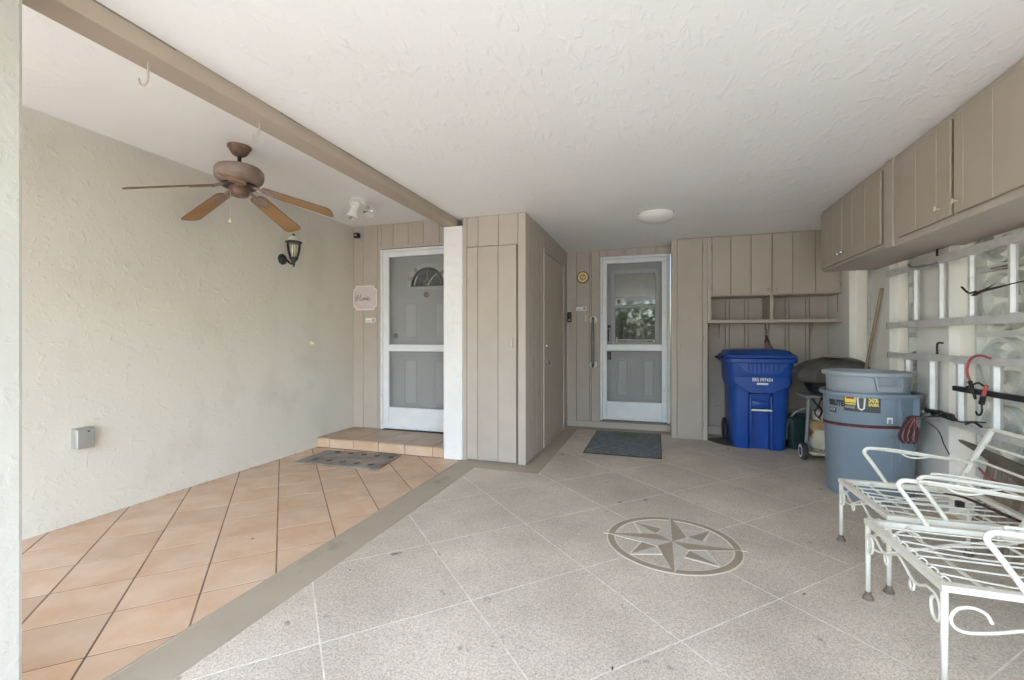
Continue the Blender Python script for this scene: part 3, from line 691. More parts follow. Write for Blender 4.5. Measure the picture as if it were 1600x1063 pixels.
# ================================================================= PORCH THINGS
# --- ceiling fan
FC = Vector((-2.88,2.485,0))
fan = thing('ceiling_fan', 'brown five blade ceiling fan with drooping blades and a pull chain', 'ceiling fan', (FC.x,FC.y,CP))
obj('canopy', lathe(B(), [(.078,CP-.001),(.078,CP-.012),(.070,CP-.022),(.058,CP-.045),(.046,CP-.062),(.030,CP-.072),(.012,CP-.075)], (FC.x,FC.y,0), 32), 'fan_m', fan, True)
obj('downrod', lathe(B(), [(.013,CP-.07),(.013,2.475),(.028,2.47),(.030,2.455)], (FC.x,FC.y,0), 16), 'fan_d', fan, True)
obj('motor_housing', lathe(B(), [(.03,2.462),(.10,2.456),(.143,2.440),(.158,2.418),(.160,2.385),(.156,2.362),(.150,2.357),(.148,2.350),(.128,2.330),(.09,2.318)], (FC.x,FC.y,0), 48), 'fan_h', fan, True)
obj('vent_ring', lathe(B(), [(.1,2.319),(.118,2.316),(.116,2.306),(.07,2.304)], (FC.x,FC.y,0), 40), 'fan_d', fan, True)
sh_ = obj('switch_housing', lathe(B(), [(.062,2.304),(.066,2.28),(.064,2.252),(.056,2.24),(.035,2.233),(.012,2.232)], (FC.x,FC.y,0), 32), 'fan_m', fan, True)
bm = B(); ch = (FC.x-.005,FC.y-.068)
for k in range(26): sphere(bm, (ch[0],ch[1],2.262-.0078*k), .0022, sub=1)
tube(bm, [(ch[0],ch[1],2.262),(ch[0],ch[1],2.06)], .0014, 4)
pc = obj('pull_chain', bm, 'steel', fan)
obj('pull_knob', lathe(B(), [(.002,2.062),(.006,2.055),(.010,2.045),(.011,2.036),(.006,2.030)], (ch[0],ch[1],0), 12), 'ivory', pc, True)
for k in range(5):
    a = R(243.3-72*k); d = Vector((math.cos(a),math.sin(a),0)); sN = Vector((-math.sin(a),math.cos(a),0)); zr, zt = 2.300, (2.142 if k < 4 else 2.178)
    def bp(r_, s_, h=0):           # point on the drooping, pitched blade
        t_ = (r_-.10)/(.64-.10)
        z = zr+(zt-zr)*t_ - s_*math.tan(R(11)) + h
        p = FC + d*r_ + sN*s_; return (p.x,p.y,z)
    out = [(.165,.030),(.175,.048),(.20,.056),(.60,.068),(.622,.064),(.636,.048),(.640,.02)]
    out = out + [(r_,-s_) for r_,s_ in out[::-1]]
    bm = B(); lo = [bm.verts.new(bp(r_,s_,-.003)) for r_,s_ in out]; hi = [bm.verts.new(bp(r_,s_,.003)) for r_,s_ in out]
    bm.faces.new(lo); bm.faces.new(hi[::-1]); n = len(out)
    for i in range(n): bm.faces.new((lo[i],lo[(i+1)%n],hi[(i+1)%n],hi[i]))
    bl = obj('blade', bm, 'fan_w', fan)
    obj('blade_edge', tube(B(), [bp(r_,s_,0) for r_,s_ in out], .0042, 6, closed=True), 'fan_m', bl, 'all')
    bm = B()
    tube(bm, [bp(.085,0,.012),bp(.13,.004,.002),bp(.17,0,-.008)], .011, 8, 4)
    lf = [(.155,.0),(.175,.028),(.21,.040),(.245,.034),(.262,.020),(.30,.0),(.262,-.020),(.245,-.034),(.21,-.040),(.175,-.028)]
    tube(bm, [bp(r_,s_,-.007) for r_,s_ in lf], .0045, 6, 3, closed=True)
    tube(bm, [bp(.16,0,-.008),bp(.20,.022,-.008),(bp(.235,.012,-.008)),bp(.225,-.010,-.008),bp(.195,-.012,-.008),bp(.185,.006,-.008)], .004, 6, 4)
    lo = [bm.verts.new(bp(r_,s_,-.0032)) for r_,s_ in lf]; hi = [bm.verts.new(bp(r_,s_,-.0060)) for r_,s_ in lf]
    bm.faces.new(lo); bm.faces.new(hi[::-1])
    for i in range(len(lf)): bm.faces.new((lo[i],lo[(i+1)%len(lf)],hi[(i+1)%len(lf)],hi[i]))
    obj('blade_iron', bm, 'fan_h' if k != 9 else 'fan_m', bl, True)
# --- hooks in the beam
for (y,lab) in ((1.29,'cream metal J hook on the beam, the one nearest the camera'),(1.83,'smaller looking cream J hook on the beam, closer to the fan')):
    x = -1.985
    o = obj('hook', tb([(x,y,2.345),(x,y,2.29),(x-.003,y,2.262),(x-.018,y-.004,2.243),(x-.036,y-.006,2.25),(x-.044,y-.007,2.275)], .0042, 8, 5), 'hookp', loc=(x,y,2.336), smooth=True)
    tag(o, lab, 'hook', 'J hooks screwed into the beam')
# --- wall lantern
LN = thing('wall_lantern', 'black coach lantern with clear glass on the beige stucco wall', 'lantern', (XL,3.60,2.0))
lx, ly = -3.46, 3.60
obj('backplate', lathe(B(), [(.058,0),(.056,.008),(.046,.014),(.040,.024),(.020,.030)], (XL,ly,2.01), 8, 'x'), 'blkm', LN)
bm = B(); tube(bm, [(XL+.02,ly,2.01),(XL+.06,ly,1.995),(XL+.10,ly,1.965),(lx,ly,1.955)], .011, 8, 5); obj('arm', bm, 'blkm', LN, True)
obj('finial', lathe(B(), [(.004,1.925),(.012,1.933),(.008,1.942),(.014,1.952),(.010,1.965),(.020,1.975),(.026,1.99),(.040,2.005),(.044,2.018),(.04,2.024)], (lx,ly,0), 16), 'blkm', LN, True)
prof = [(.040,2.024),(.052,2.055),(.060,2.09),(.064,2.125),(.066,2.165)]
obj('glass', lathe(B(), prof, (lx,ly,0), 24, cap=False), 'lampglass', LN, 'all')
bm = B()
for k in range(6):
    a = R(60*k+12); tube(bm, [(lx+(r+.002)*math.cos(a),ly+(r+.002)*math.sin(a),z) for r,z in prof], .0035, 6, 3)
obj('cage', bm, 'blkm', LN, True)
obj('rim', lathe(B(), [(.07,2.163),(.079,2.168),(.079,2.175),(.070,2.182)], (lx,ly,0), 24), 'blkm', LN, True)
obj('roof', lathe(B(), [(.070,2.181),(.058,2.200),(.048,2.215),(.030,2.226),(.018,2.232),(.012,2.238)], (lx,ly,0), 24), 'cream', LN, True)
obj('top_knob', lathe(B(), [(.008,2.236),(.013,2.245),(.009,2.254),(.004,2.262)], (lx,ly,0), 12), 'blkm', LN, True)
bm = B(); lathe(bm, [(.014,2.03),(.014,2.10),(.018,2.115),(.016,2.145),(.006,2.16)], (lx,ly,0), 14); obj('bulb', bm, 'bulb', LN, True)
# --- twin floodlight
FLt = thing('floodlight', 'white twin spotlight fixture on the porch ceiling by the brown wall', 'spotlight', (-2.83,3.78,CP))
obj('ceiling_plate', lathe(B(), [(.065,CP-.001),(.065,CP-.012),(.055,CP-.02)], (-2.84,3.79,0), 24), 'lampw', FLt, True)
def cone_lamp(name, p, d, lens=False):
    d = Vector(d).normalized(); q = d.to_track_quat('Z','Y').to_matrix().to_4x4(); T = Matrix.Translation(p) @ q
    bm = lathe(B(), [(.010,-.125),(.034,-.12),(.034,-.06),(.030,-.055),(.034,-.03),(.044,.0),(.056,.03),(.060,.045),(.058,.05)], (0,0,0), 24, cap=False)
    bmesh.ops.transform(bm, matrix=T, verts=bm.verts); o = obj(name, bm, 'lampw', FLt, 50)
    bm = lathe(B(), [(.059,.047),(.048,.040),(.030,.03),(.012,.012),(.001,.01)], (0,0,0), 24, cap=False)
    bmesh.ops.transform(bm, matrix=T, verts=bm.verts); obj('reflector', bm, 'refl', o, 'all')
cone_lamp('lamp_head', Vector((-2.875,3.76,2.455)), (-.15,-.25,-1)); cone_lamp('lamp_head', Vector((-2.74,3.84,2.49)), (.45,-1,-.35))
bm = B(); tube(bm, [(-2.85,3.78,2.585),(-2.865,3.775,2.565)], .014, 8); tube(bm, [(-2.82,3.80,2.585),(-2.79,3.83,2.56),(-2.765,3.88,2.54)], .010, 8, 3); obj('knuckle', bm, 'lampw', FLt, True)
box(bm := B(), -2.905,-2.845,3.735,3.79,2.525,2.575,bev=.008); obj('sensor_body', bm, 'lampw', FLt)
# --- security camera, sign, stickers
sc1 = thing('security_camera', 'small black cube camera high in the corner of the porch wall', 'camera', (-3.52,YP,2.47))
obj('body', bx(-3.545,-3.478,YP-.075,YP-.02,2.445,2.51,bev=.012,seg=2), 'blk', sc1); obj('lens', lathe(B(), [(.014,0),(.013,-.004),(.008,-.005)], (-3.512,YP-.075,2.477), 16, 'y'), 'steel', sc1, True)
obj('bracket', bx(-3.52,-3.50,YP-.02,YP-.0005,2.46,2.495), 'blk', sc1)
sg = thing('home_sign', 'pink and cream wooden sign with the script word Home', 'sign', (-3.425,YP,1.70))
cs, q_ = [], .032
sx0,sx1,sz0,sz1 = -3.592,-3.250,1.560,1.862
def notch(x0,x1,z0,z1,q):
    pts = []
    for (cx_,cz_,a0_) in ((x0,z0,90),(x1,z0,180),(x1,z1,270),(x0,z1,360)):
        arc = [(cx_+q*math.cos(R(a0_-90*k/5)), cz_+q*math.sin(R(a0_-90*k/5))) for k in range(6)]
        pts += arc
    return pts
obj('sign_board', prism(B(), notch(sx0,sx1,sz0,sz1,.045), YP-.016, YP-.0005, 'y'), 'pinke', sg); obj('sign_face', prism(B(), notch(sx0+.014,sx1-.014,sz0+.014,sz1-.014,.045), YP-.0185, YP-.0155, 'y'), 'pinks', sg)
def stroke(bm, pts, x0, z0, s, r=.0032):
    tube(bm, [(x0+px_*s, YP-.0205, z0+pz_*s) for px_,pz_ in pts], r, 6, 5)
bm = B(); s_ = .052; X_,Z_ = -3.535,1.680
stroke(bm, [(-.1,.2),(-.3,.6),(0,1.1),(.45,1.3),(.35,.8),(.1,.1),(-.2,-.1),(-.35,.15),(-.1,.5),(.4,.65),(.95,.75)], X_, Z_, s_)
stroke(bm, [(1.25,1.45),(1.05,1.0),(.85,.3),(.95,-.05),(1.2,.15),(1.45,.45)], X_, Z_, s_)
stroke(bm, [(1.75,.55),(1.5,.5),(1.4,.15),(1.6,0),(1.85,.2),(1.9,.5),(1.7,.6),(2.05,.5)], X_, Z_, s_)
stroke(bm, [(2.1,.55),(2.15,.0),(2.25,.4),(2.45,.6),(2.5,.05),(2.6,.4),(2.85,.6),(2.8,.0),(3.0,.1)], X_, Z_, s_)
stroke(bm, [(3.05,.25),(3.4,.5),(3.35,.75),(3.1,.6),(3.05,.15),(3.3,-.05),(3.65,.2),(3.9,.4)], X_, Z_, s_)
obj('lettering', bm, 'script', sg, 'all')
obj('screw', lathe(B(), [(.009,-.001),(.006,-.006)], (-3.41,YP,1.96), 8, 'y'), 'screws', pw)
def sticker(name, lab, cx_, cz_, y):
    t = thing(name, lab, 'sticker', (cx_,y,cz_))
    obj('backing', bx(cx_-.07,cx_+.045,y-.003,y-.0005,cz_-.026,cz_+.026), 'label', t)
    bm = lathe(B(), [(.031,-.0005),(.031,-.0035)], (cx_+.045,y,cz_), 18, 'y'); obj('badge', bm, 'label', t)
    bm = B()
    for k in range(10):
        a0_ = R(36*k); tube(bm, [(cx_+.045+.019*math.cos(a0_),y-.004,cz_+.019*math.sin(a0_)),(cx_+.045+.019*math.cos(a0_+.5),y-.004,cz_+.019*math.sin(a0_+.5))], .004, 5)
    sphere(bm, (cx_+.045,y-.0035,cz_), .008, 1, .3, 1, 1)
    obj('emblem', bm, 'dark_label', t)
    bm = B(); box(bm,cx_-.06,cx_+.005,y-.0042,y-.0031,cz_-.012,cz_-.004); obj('print', bm, 'gfrm', t)
sticker('alarm_sticker', 'small white alarm sticker under the pink sign', -3.35, 1.435, YP)
sticker('alarm_sticker', 'small white alarm sticker under the gold round dial', -.985, 1.62, YW)
# --- outlet box and ivory switch on the stucco wall
ob = thing('outlet_box', 'grey weatherproof outlet box low on the beige stucco wall', 'outlet box', (XL,1.95,.555))
obj('box', bx(XL+.0005,XL+.045,1.88,1.985,.49,.622,bev=.006,seg=2), 'grybox', ob); obj('lid', bx(XL+.0455,XL+.058,1.884,1.981,.488,.612,bev=.004), 'grybox', ob)
obj('screw', lathe(B(), [(.006,.058),(.005,.062)], (XL,1.945,.598), 8, 'x'), 'blk', ob)
kn = thing('hose_hook', 'tiny ivory knob on the stucco wall below the lantern', 'hook', (XL,4.0,1.155))
obj('knob_base', lathe(B(), [(.024,0),(.022,.012),(.012,.02)], (XL,4.0,1.16), 16, 'x'), 'ivory', kn, True); obj('peg', tb([(XL+.015,4.0,1.16),(XL+.04,4.0,1.155),(XL+.045,3.99,1.13)], .007, 8, 4), 'ivory', kn, True)

# ================================================================= SIDE DOOR THINGS
dl = thing('wall_dial', 'round gold rimmed thermometer dial on the brown wall', 'thermometer', (-.963,YW,2.05))
obj('rim', lathe(B(), [(.083,-.001),(.083,-.016),(.076,-.024),(.070,-.018)], (-.963,YW,2.05), 36, 'y', cap=False), 'goldr', dl, True)
obj('face', lathe(B(), [(.0705,-.0165),(.07,-.018)], (-.963,YW,2.05), 32, 'y'), 'gold', dl)
bm = B()
for k in range(24):
    a = R(15*k); bar(bm, (-.963+.052*math.cos(a),YW-.0185,2.05+.052*math.sin(a)), (-.963+.062*math.cos(a),YW-.0185,2.05+.062*math.sin(a)), .004, .001, (0,1,0))
obj('tick_marks', bm, 'label', dl)
obj('inner_ring', lathe(B(), [(.030,-.018),(.034,-.0205),(.038,-.018)], (-.963,YW,2.05), 32, 'y', cap=False), 'goldr', dl, True)
bm = B(); bar(bm, (-.975,YW-.021,2.03), (-.945,YW-.021,2.085), .006, .001, (0,1,0)); obj('needle', bm, 'goldr', dl)
gb = thing('grab_bar', 'vertical steel grab bar with white flanges left of the screen door', 'grab bar', (-.82,YW,1.15))
obj('bar', tb([(-.82,YW-.005,1.465),(-.82,YW-.045,1.462),(-.82,YW-.06,1.44),(-.82,YW-.06,.88),(-.82,YW-.045,.858),(-.82,YW-.005,.855)], .0165, 12, 5), 'grabm', gb, 'all')
for z in (1.465,.855): obj('flange', lathe(B(), [(.050,-.0005),(.049,-.009),(.040,-.015),(.018,-.016)], (-.82,YW,z), 24, 'y'), 'label', gb, True)
bz = thing('door_chime_button', 'narrow ivory push button beside the grab bar', 'door button', (-.925,YW,1.49))
obj('plate', bx(-.937,-.913,YW-.012,YW-.0005,1.445,1.535,bev=.004), 'ivory', bz); obj('button', bx(-.931,-.919,YW-.016,YW-.0125,1.475,1.505,bev=.002), 'cream', bz)
db = thing('doorbell', 'black video doorbell in the corner by the utility closet', 'doorbell', (-1.15,YW,1.505))
obj('body', bx(-1.178,-1.118,YW-.035,YW-.0005,1.435,1.577,bev=.012,seg=3), 'blk', db, 30); obj('lens', lathe(B(), [(.016,-.035),(.013,-.040)], (-1.148,YW,1.545), 16, 'y'), 'blk', db, True)
obj('button', lathe(B(), [(.016,-.035),(.015,-.038)], (-1.148,YW,1.465), 16, 'y'), 'gfrm', db, True)
dm = thing('ceiling_light', 'round frosted glass bowl light on the carport ceiling', 'ceiling light', (-.006,4.55,CE))
obj('base_pan', lathe(B(), [(.165,-.0005),(.172,-.012),(.170,-.02)], (-.006,4.55,CE), 40), 'lampw', dm, True)
obj('glass_bowl', lathe(B(), [(.182,-.014),(.186,-.022),(.176,-.034),(.150,-.052),(.110,-.068),(.06,-.078),(.01,-.081)], (-.006,4.55,CE), 48), 'domeg', dm, True)
bm = B()
for k in range(3):
    a = R(90+120*k); box(bm, -.006+.18*math.cos(a)-.008,-.006+.18*math.cos(a)+.008, 4.55+.18*math.sin(a)-.008, 4.55+.18*math.sin(a)+.008, CE-.03, CE-.002)
obj('clips', bm, 'chrome', dm)
# --- mats
def rug(name, lab, c, m, th=.012, wob=.004):
    t = thing(name, lab, 'doormat', (sum(p[0] for p in c)/4, sum(p[1] for p in c)/4, .002))
    bm = B(); n = 16; g = []
    for i in range(n+1):
        row = []
        for j in range(n+1):
            u,v = i/n,j/n
            x = (c[0][0]*(1-u)+c[1][0]*u)*(1-v)+(c[3][0]*(1-u)+c[2][0]*u)*v; y = (c[0][1]*(1-u)+c[1][1]*u)*(1-v)+(c[3][1]*(1-u)+c[2][1]*u)*v
            row.append(bm.verts.new((x+random.uniform(-1,1)*.0015,y+random.uniform(-1,1)*.0015, th+wob*random.random())))
        g.append(row)
    for i in range(n):
        for j in range(n): bm.faces.new((g[i][j],g[i+1][j],g[i+1][j+1],g[i][j+1]))
    r = bmesh.ops.extrude_face_region(bm, geom=bm.faces[:]); 
    for v in [e for e in r['geom'] if isinstance(e, bmesh.types.BMVert)]: v.co.z = .0035
    obj('pile', bm, m, t)
    rim = c+[c[0]]; obj('binding', tube(B(), [(x,y,th*.6) for x,y in c], .008, 6, closed=True, flat=.8), 'rubber' if m=='mat2' else m, t)
    return t
m1 = rug('doormat', 'worn dirty grey doormat on the terracotta tiles before the step', [(-3.34,3.49),(-2.43,3.52),(-2.50,4.035),(-3.36,3.95)], 'mat1', .014, .005)
for k in range(5):
    for j in range(2):
        bm = B(); x,y = -3.22+.16*k+.03*j, 3.60+.29*j; tube(bm, [(x,y,.021),(x+.035,y+.01,.022),(x+.03,y+.03,.021)], .006, 5, 2); sphere(bm, (x+.01,y-.02,.021), .012, 1.4, .7, .25, 1); obj('print', bm, 'dark_label', m1)
m2 = rug('doormat', 'blue grey doormat with green print lying at the side door', [(-.735,4.735),(.045,4.725),(.045,5.93),(-.735,5.93)], 'mat2', .008, .003)
bm = B()
for k in range(26):
    a = random.random()*6.28; r_ = random.random()**.5; x,y = -.38+.17*r_*math.cos(a), 5.70+.10*r_*math.sin(a)
    sphere(bm, (x,y,.012), .022, 1.5, .8, .12, 1)
struct(obj('print', bm, 'moss', m2), 'stuff')

# ================================================================= BINS
def rrect(cx_, cy_, w_, d_, r_, n=5, notch=None):
    """rounded rectangle outline starting at front-left, CCW; optional notch (x half width, depth) in the front"""
    pts = []
    for (sx,sy,a0_) in ((1,-1,-90),(1,1,0),(-1,1,90),(-1,-1,180)):
        for k in range(n+1):
            a = R(a0_+90*k/n); pts.append((cx_+sx*(w_/2-r_)+r_*math.cos(a), cy_+sy*(d_/2-r_)+r_*math.sin(a)))
    nh, nd = notch if notch else (.09,0)
    yf = cy_-d_/2
    pts += [(cx_-nh-.03,yf),(cx_-nh,yf+nd),(cx_+nh,yf+nd),(cx_+nh+.03,yf)]
    return pts
def loft(bm, secs, cap0=True, cap1=True):
    rings = [[bm.verts.new((x,y,z)) for x,y in pts] for pts,z in secs]
    n = len(rings[0])
    for a,b in zip(rings,rings[1:]):
        for k in range(n): bm.faces.new((a[k],a[(k+1)%n],b[(k+1)%n],b[k]))
    if cap0: bm.faces.new(rings[0][::-1])
    if cap1: bm.faces.new(rings[-1])
    return bm
bc = thing('wheeled_bin', 'blue wheeled refuse cart in the niche under the shelf', 'bin', (1.07,5.74,0))
kx, ky = 1.07, 5.735
S = []
for z,w_,d_,r_,nd in ((.0,.50,.50,.07,.035),(.03,.52,.52,.08,.045),(.40,.56,.58,.09,.05),(.60,.575,.60,.09,.05),(.625,.577,.604,.09,.004),(.66,.58,.61,.09,0),(.70,.60,.63,.08,0),(.74,.625,.655,.07,0),(.96,.64,.68,.07,0),(.985,.645,.685,.07,0)):
    S.append((rrect(kx, ky-(.685-d_)*-.0 , w_, d_, r_, 6, (.09,nd)), z))
bodyb = obj('body', loft(B(), S), 'blue', bc, 35)
obj('rim', loft(B(), [(rrect(kx,ky,.66,.70,.07,6,(.09,0)),.945),(rrect(kx,ky,.70,.735,.08,6,(.09,0)),.95),(rrect(kx,ky,.705,.74,.08,6,(.09,0)),.99),(rrect(kx,ky,.68,.715,.08,6,(.09,0)),.996)]), 'blue', bc, 35)
lid = obj('lid', loft(B(), [(rrect(kx,ky,.69,.725,.08,6,(.09,0)),.999),(rrect(kx,ky,.715,.75,.09,6,(.09,0)),1.003),(rrect(kx,ky,.70,.735,.09,6,(.09,0)),1.028),(rrect(kx,ky,.66,.69,.09,6,(.09,0)),1.036),(rrect(kx,ky+.02,.62,.62,.10,6,(.09,0)),1.070),(rrect(kx,ky+.03,.50,.50,.10,6,(.09,0)),1.088)]), 'blue', bc, 30)
bm = B()
for k in range(3): tube(bm, [(kx-.26+.09*k,ky-.30,1.050-.0*k),(kx-.20+.07*k,ky+.2,1.084)], .007, 6)
obj('lid_rib', bm, 'blue', lid, 'all')
yfr = ky-.34
bm = B(); prism(bm, [(kx-.245,.944),(kx-.14,.835),(kx+.17,.835),(kx+.26,.944)], yfr-.018, yfr+.02, 'y'); obj('rib_skirt', bm, 'blue', bc)
for k in range(8):
    x = kx-.125+.04*k; bm = B(); prism(bm, [(yfr-.0182,.945),(yfr-.040,.943),(yfr-.0182,.842)], x-.004, x+.004, 'x'); obj('rib', bm, 'blue', bc)
for x in (kx-.21,kx-.17,kx+.19,kx+.225):
    bm = B(); prism(bm, [(yfr+.03,.95),(yfr-.018,.944),(yfr+.03,.80)], x-.005, x+.005, 'x'); obj('rib', bm, 'blue', bc)
# angular shoulder at the front left and right of the recessed panel
bm = B(); prism(bm, [(kx-.27,.80),(kx-.27,.74),(kx-.10,.62),(kx+.10,.62),(kx+.27,.70),(kx+.27,.80)], yfr+.004, yfr+.05, 'y')
bmesh.ops.bevel(bm, geom=bm.edges[:], offset=.012, segments=2, affect='EDGES'); obj('shoulder', bm, 'blue', bc, 35)
obj('panel_ridge', bx(kx-.112,kx-.092,ky-.335,ky-.22,.02,.60,bev=.008,seg=2), 'blue', bc, 35); obj('panel_ridge', bx(kx+.088,kx+.108,ky-.335,ky-.22,.02,.60,bev=.008,seg=2), 'blue', bc, 35)
obj('step_panel', bx(kx-.085,kx+.06,ky-.262,ky-.20,.44,.53,bev=.015,seg=2), 'blue', bc, 35)
obj('catch_bar', tb([(kx-.095,ky-.325,.437),(kx+.105,ky-.325,.437)], .0125, 10), 'label', bc, True)
for s_ in (-1,1):
    w1 = obj('wheel', lathe(B(), [(.10,-.022),(.118,-.016),(.125,0),(.118,.016),(.10,.022)], (kx+s_*.285,ky+.25,.126), 28, 'x'), 'rubber', bc, True)
    obj('hub', lathe(B(), [(.07,-.024),(.05,-.028),(.05,.028),(.07,.024)], (kx+s_*.285,ky+.25,.126), 20, 'x'), 'blk', w1, True)
obj('handle', tb([(kx-.33,ky+.30,.97),(kx-.345,ky+.42,.985),(kx,ky+.425,.99),(kx+.345,ky+.42,.985),(kx+.33,ky+.30,.97)], .012, 8, 4), 'blk', bc, True)
obj('handle_loop', tb([(kx-.34,ky-.20,1.0),(kx-.375,ky-.22,1.01),(kx-.375,ky-.12,.995),(kx-.34,ky-.10,.985)], .007, 8, 4), 'blk', bc, True)
ytx = yfr-.0012
tx = obj('lettering', text_bm('ERS 097434', .052, lambda x,y,d: (kx+.01+x*.78,ytx-d,.765+y), .002, .001), 'label', bc)
obj('barcode_strip', bx(kx-.045,kx+.065,ytx-.001,ytx+.002,.712,.733), 'label', bc)

def can(name, lab, c, rtop, rbot, h, m, z0=.0, haz=-63, zb=None, tilt=0, ribs=True):
    t = thing(name, lab, 'bin', (c[0],c[1],z0))
    zt = z0+h
    pr = [(rbot,z0+.002),(rbot+.008,z0+.02)]
    if ribs: pr += [(rbot+(rtop-rbot)*.62,zt-.27),(rbot+(rtop-rbot)*.62+.010,zt-.255)]
    pr += [(rtop-.004,zt-.05),(rtop-.002,zt-.032),(rtop+.020,zt-.028),(rtop+.024,zt-.012),(rtop+.020,zt),(rtop+.006,zt+.002),(rtop-.006,zt-.008),(rtop-.012,zt-.04),(rbot-.012,z0+.03),(.02,z0+.025)]
    bm = lathe(B(), pr, (c[0],c[1],0), 72, cap=False); b_ = bm
    vs = [v for v in bm.verts if abs(v.co.z-(z0+.002)) < 1e-6]; bm.faces.new(sorted(vs, key=lambda v: math.atan2(v.co.y-c[1],v.co.x-c[0])))
    body = obj('body', bm, m, t, 35)
    def cyl(a, r, z): return (c[0]+r*math.cos(a), c[1]+r*math.sin(a), z)
    for hz in (haz, haz+180):
        a0_ = R(hz); ha = .24 if ribs else .27; ho = .22 if ribs else .125
        rr = lambda z: rbot+(rtop-rbot)*(z-z0)/h
        bm = B()
        # two gussets, lower grip shelf and its lip
        for s_ in (-1,1):
            for at,ab in ((a0_+s_*ha, a0_+s_*ha*.78),):
                zt2, zl = zt-.028, zt-ho
                p = [cyl(at,rr(zt2)-.004,zt2),cyl(at,rtop+.030,zt2),cyl(ab,rtop+.040,zl),cyl(ab,rr(zl)-.004,zl)]
                q = [cyl(at+s_*.045,rr(zt2)-.004,zt2),cyl(at+s_*.045,rtop+.030,zt2),cyl(ab+s_*.045,rtop+.040,zl),cyl(ab+s_*.045,rr(zl)-.004,zl)]
                A = [bm.verts.new(x) for x in p]; Q = [bm.verts.new(x) for x in q]
                bm.faces.new(A); bm.faces.new(Q[::-1])
                for i in range(4): bm.faces.new((A[i],A[(i+1)%4],Q[(i+1)%4],Q[i]))
        zl = zt-ho; N = 8
        for (z1_,z2_,ri,ro) in ((zl-.006,zl+.004,rr(zl)-.004,rtop+.042),(zl-.006,zl+(.030 if not ribs else .014),rtop+.036,rtop+.044)):
            rows = []
            for k in range(N+1):
                a = a0_-ha*.80+1.6*ha*k/N; rows.append([bm.verts.new(cyl(a,r_,z_)) for r_,z_ in ((ri,z1_),(ro,z1_),(ro,z2_),(ri,z2_))])
            for A,Q in zip(rows,rows[1:]):
                for i in range(4): bm.faces.new((A[i],A[(i+1)%4],Q[(i+1)%4],Q[i]))
            bm.faces.new(rows[0][::-1]); bm.faces.new(rows[-1])
        obj('handle', bm, m, t, 30)
    return t, cyl
BC = (1.575,4.19)
gc, cyl = can('round_bin', 'dark grey round BRUTE trash can standing on the floor with a black yellow sticker', BC, .295, .262, .80, 'gcan', haz=-63)
for a in range(0,360,20):
    if a % 60 == 40: continue
for a in (-82,-70,-50,-40,-130-60,10,30,60,90,120,150):
    obj('rib', tb([cyl(R(a),.262,.03),cyl(R(a),.280,.50)], .006, 6), 'gcan', gc, 'all')
def wrap(a0_, r0, zc, sc_=1):        # text -> cylinder wall of the tapered can
    def f(x, y, d):
        z = zc+y; r_ = r0+(z-zc)*.045+d; a = a0_+x/r0; return (BC[0]+r_*math.cos(a), BC[1]+r_*math.sin(a), z)
    return f
def patch(a0_, r0, zc, x0, x1, y0, y1, d, n=10):
    bm = B(); f = wrap(a0_, r0, zc); rows = []
    for k in range(n+1):
        x = x0+(x1-x0)*k/n; rows.append([bm.verts.new(f(x,y,dd_)) for y,dd_ in ((y0,d-.0012),(y0,d),(y1,d),(y1,d-.0012))])
    for A,Q in zip(rows,rows[1:]):
        for i in range(4): bm.faces.new((A[i],A[(i+1)%4],Q[(i+1)%4],Q[i]))
    bm.faces.new(rows[0][::-1]); bm.faces.new(rows[-1]); return bm
ra = .2945
obj('lettering', text_bm('BRUTE', .060, wrap(R(-152.5), ra, .712), .002, .003, .70), 'dark_label', gc)
lg = obj('logo', patch(R(-158), ra-.003, .655, -.032,.032,-.018,.018,.002,6), 'dark_label', gc)
bm = B(); f = wrap(R(-158), ra-.003, .655)
tube(bm, [f(.022*math.cos(k*math.pi/8),.008*math.sin(k*math.pi/8)+.004,.003) for k in range(16)], .0022, 5, closed=True); obj('logo_ring', bm, 'label', lg)
sa = R(-118); sk = obj('sticker', patch(sa, ra, .725, -.112,.108,-.060,.060,.003,14), 'dark_label', gc)
obj('print', patch(sa, ra, .725, -.104,-.034,.004,.058,.0042,6), 'yellow', sk); obj('print', patch(sa, ra, .725, -.094,-.044,.032,.056,.0052,5), 'redp', sk)
obj('print', patch(sa, ra, .725, -.104,-.034,-.012,-.002,.0042,6), 'yellow', sk); obj('print', patch(sa, ra, .725, -.104,-.04,-.040,-.020,.0042,6), 'gfrm', sk)
obj('print', text_bm('BRUTE', .019, wrap(sa-.069/ra, ra, .738), .001, .0012), 'dark_label', gc)
for v in ():
    pass
bpy.data.objects['print.004'] if 'print.004' in bpy.data.objects else None
obj('print', text_bm('50%', .052, wrap(sa+.068/ra, ra+.004, .757), .0015, .002, .66), 'yellow', sk)
obj('print', text_bm('EASIER', .030, wrap(sa+.068/ra, ra+.004, .722), .0015, .0012, .66), 'yellow', sk)
bm = B(); f = wrap(sa+.0, ra+.001, .725)
tube(bm, [f(x,y,.003) for x,y in ((-.024,.042),(-.018,-.033),(0,-.045),(.014,-.033),(.02,.042),(0,.05))], .006, 6, closed=True); obj('can_outline', bm, 'label', sk)
obj('barcode_label', patch(R(-86), ra-.006, .605, -.017,.017,-.032,.032,.004,4), 'label', gc)
obj('barcode', patch(R(-86), ra-.006, .605, -.009,.009,-.018,.018,.0052,4), 'gfrm', gc)
gc2, cyl2 = can('round_bin', 'lighter grey round trash can nested upright inside the BRUTE can', (1.570,4.205), .270, .225, .72, 'gcan2', z0=.232, haz=-84, ribs=False)
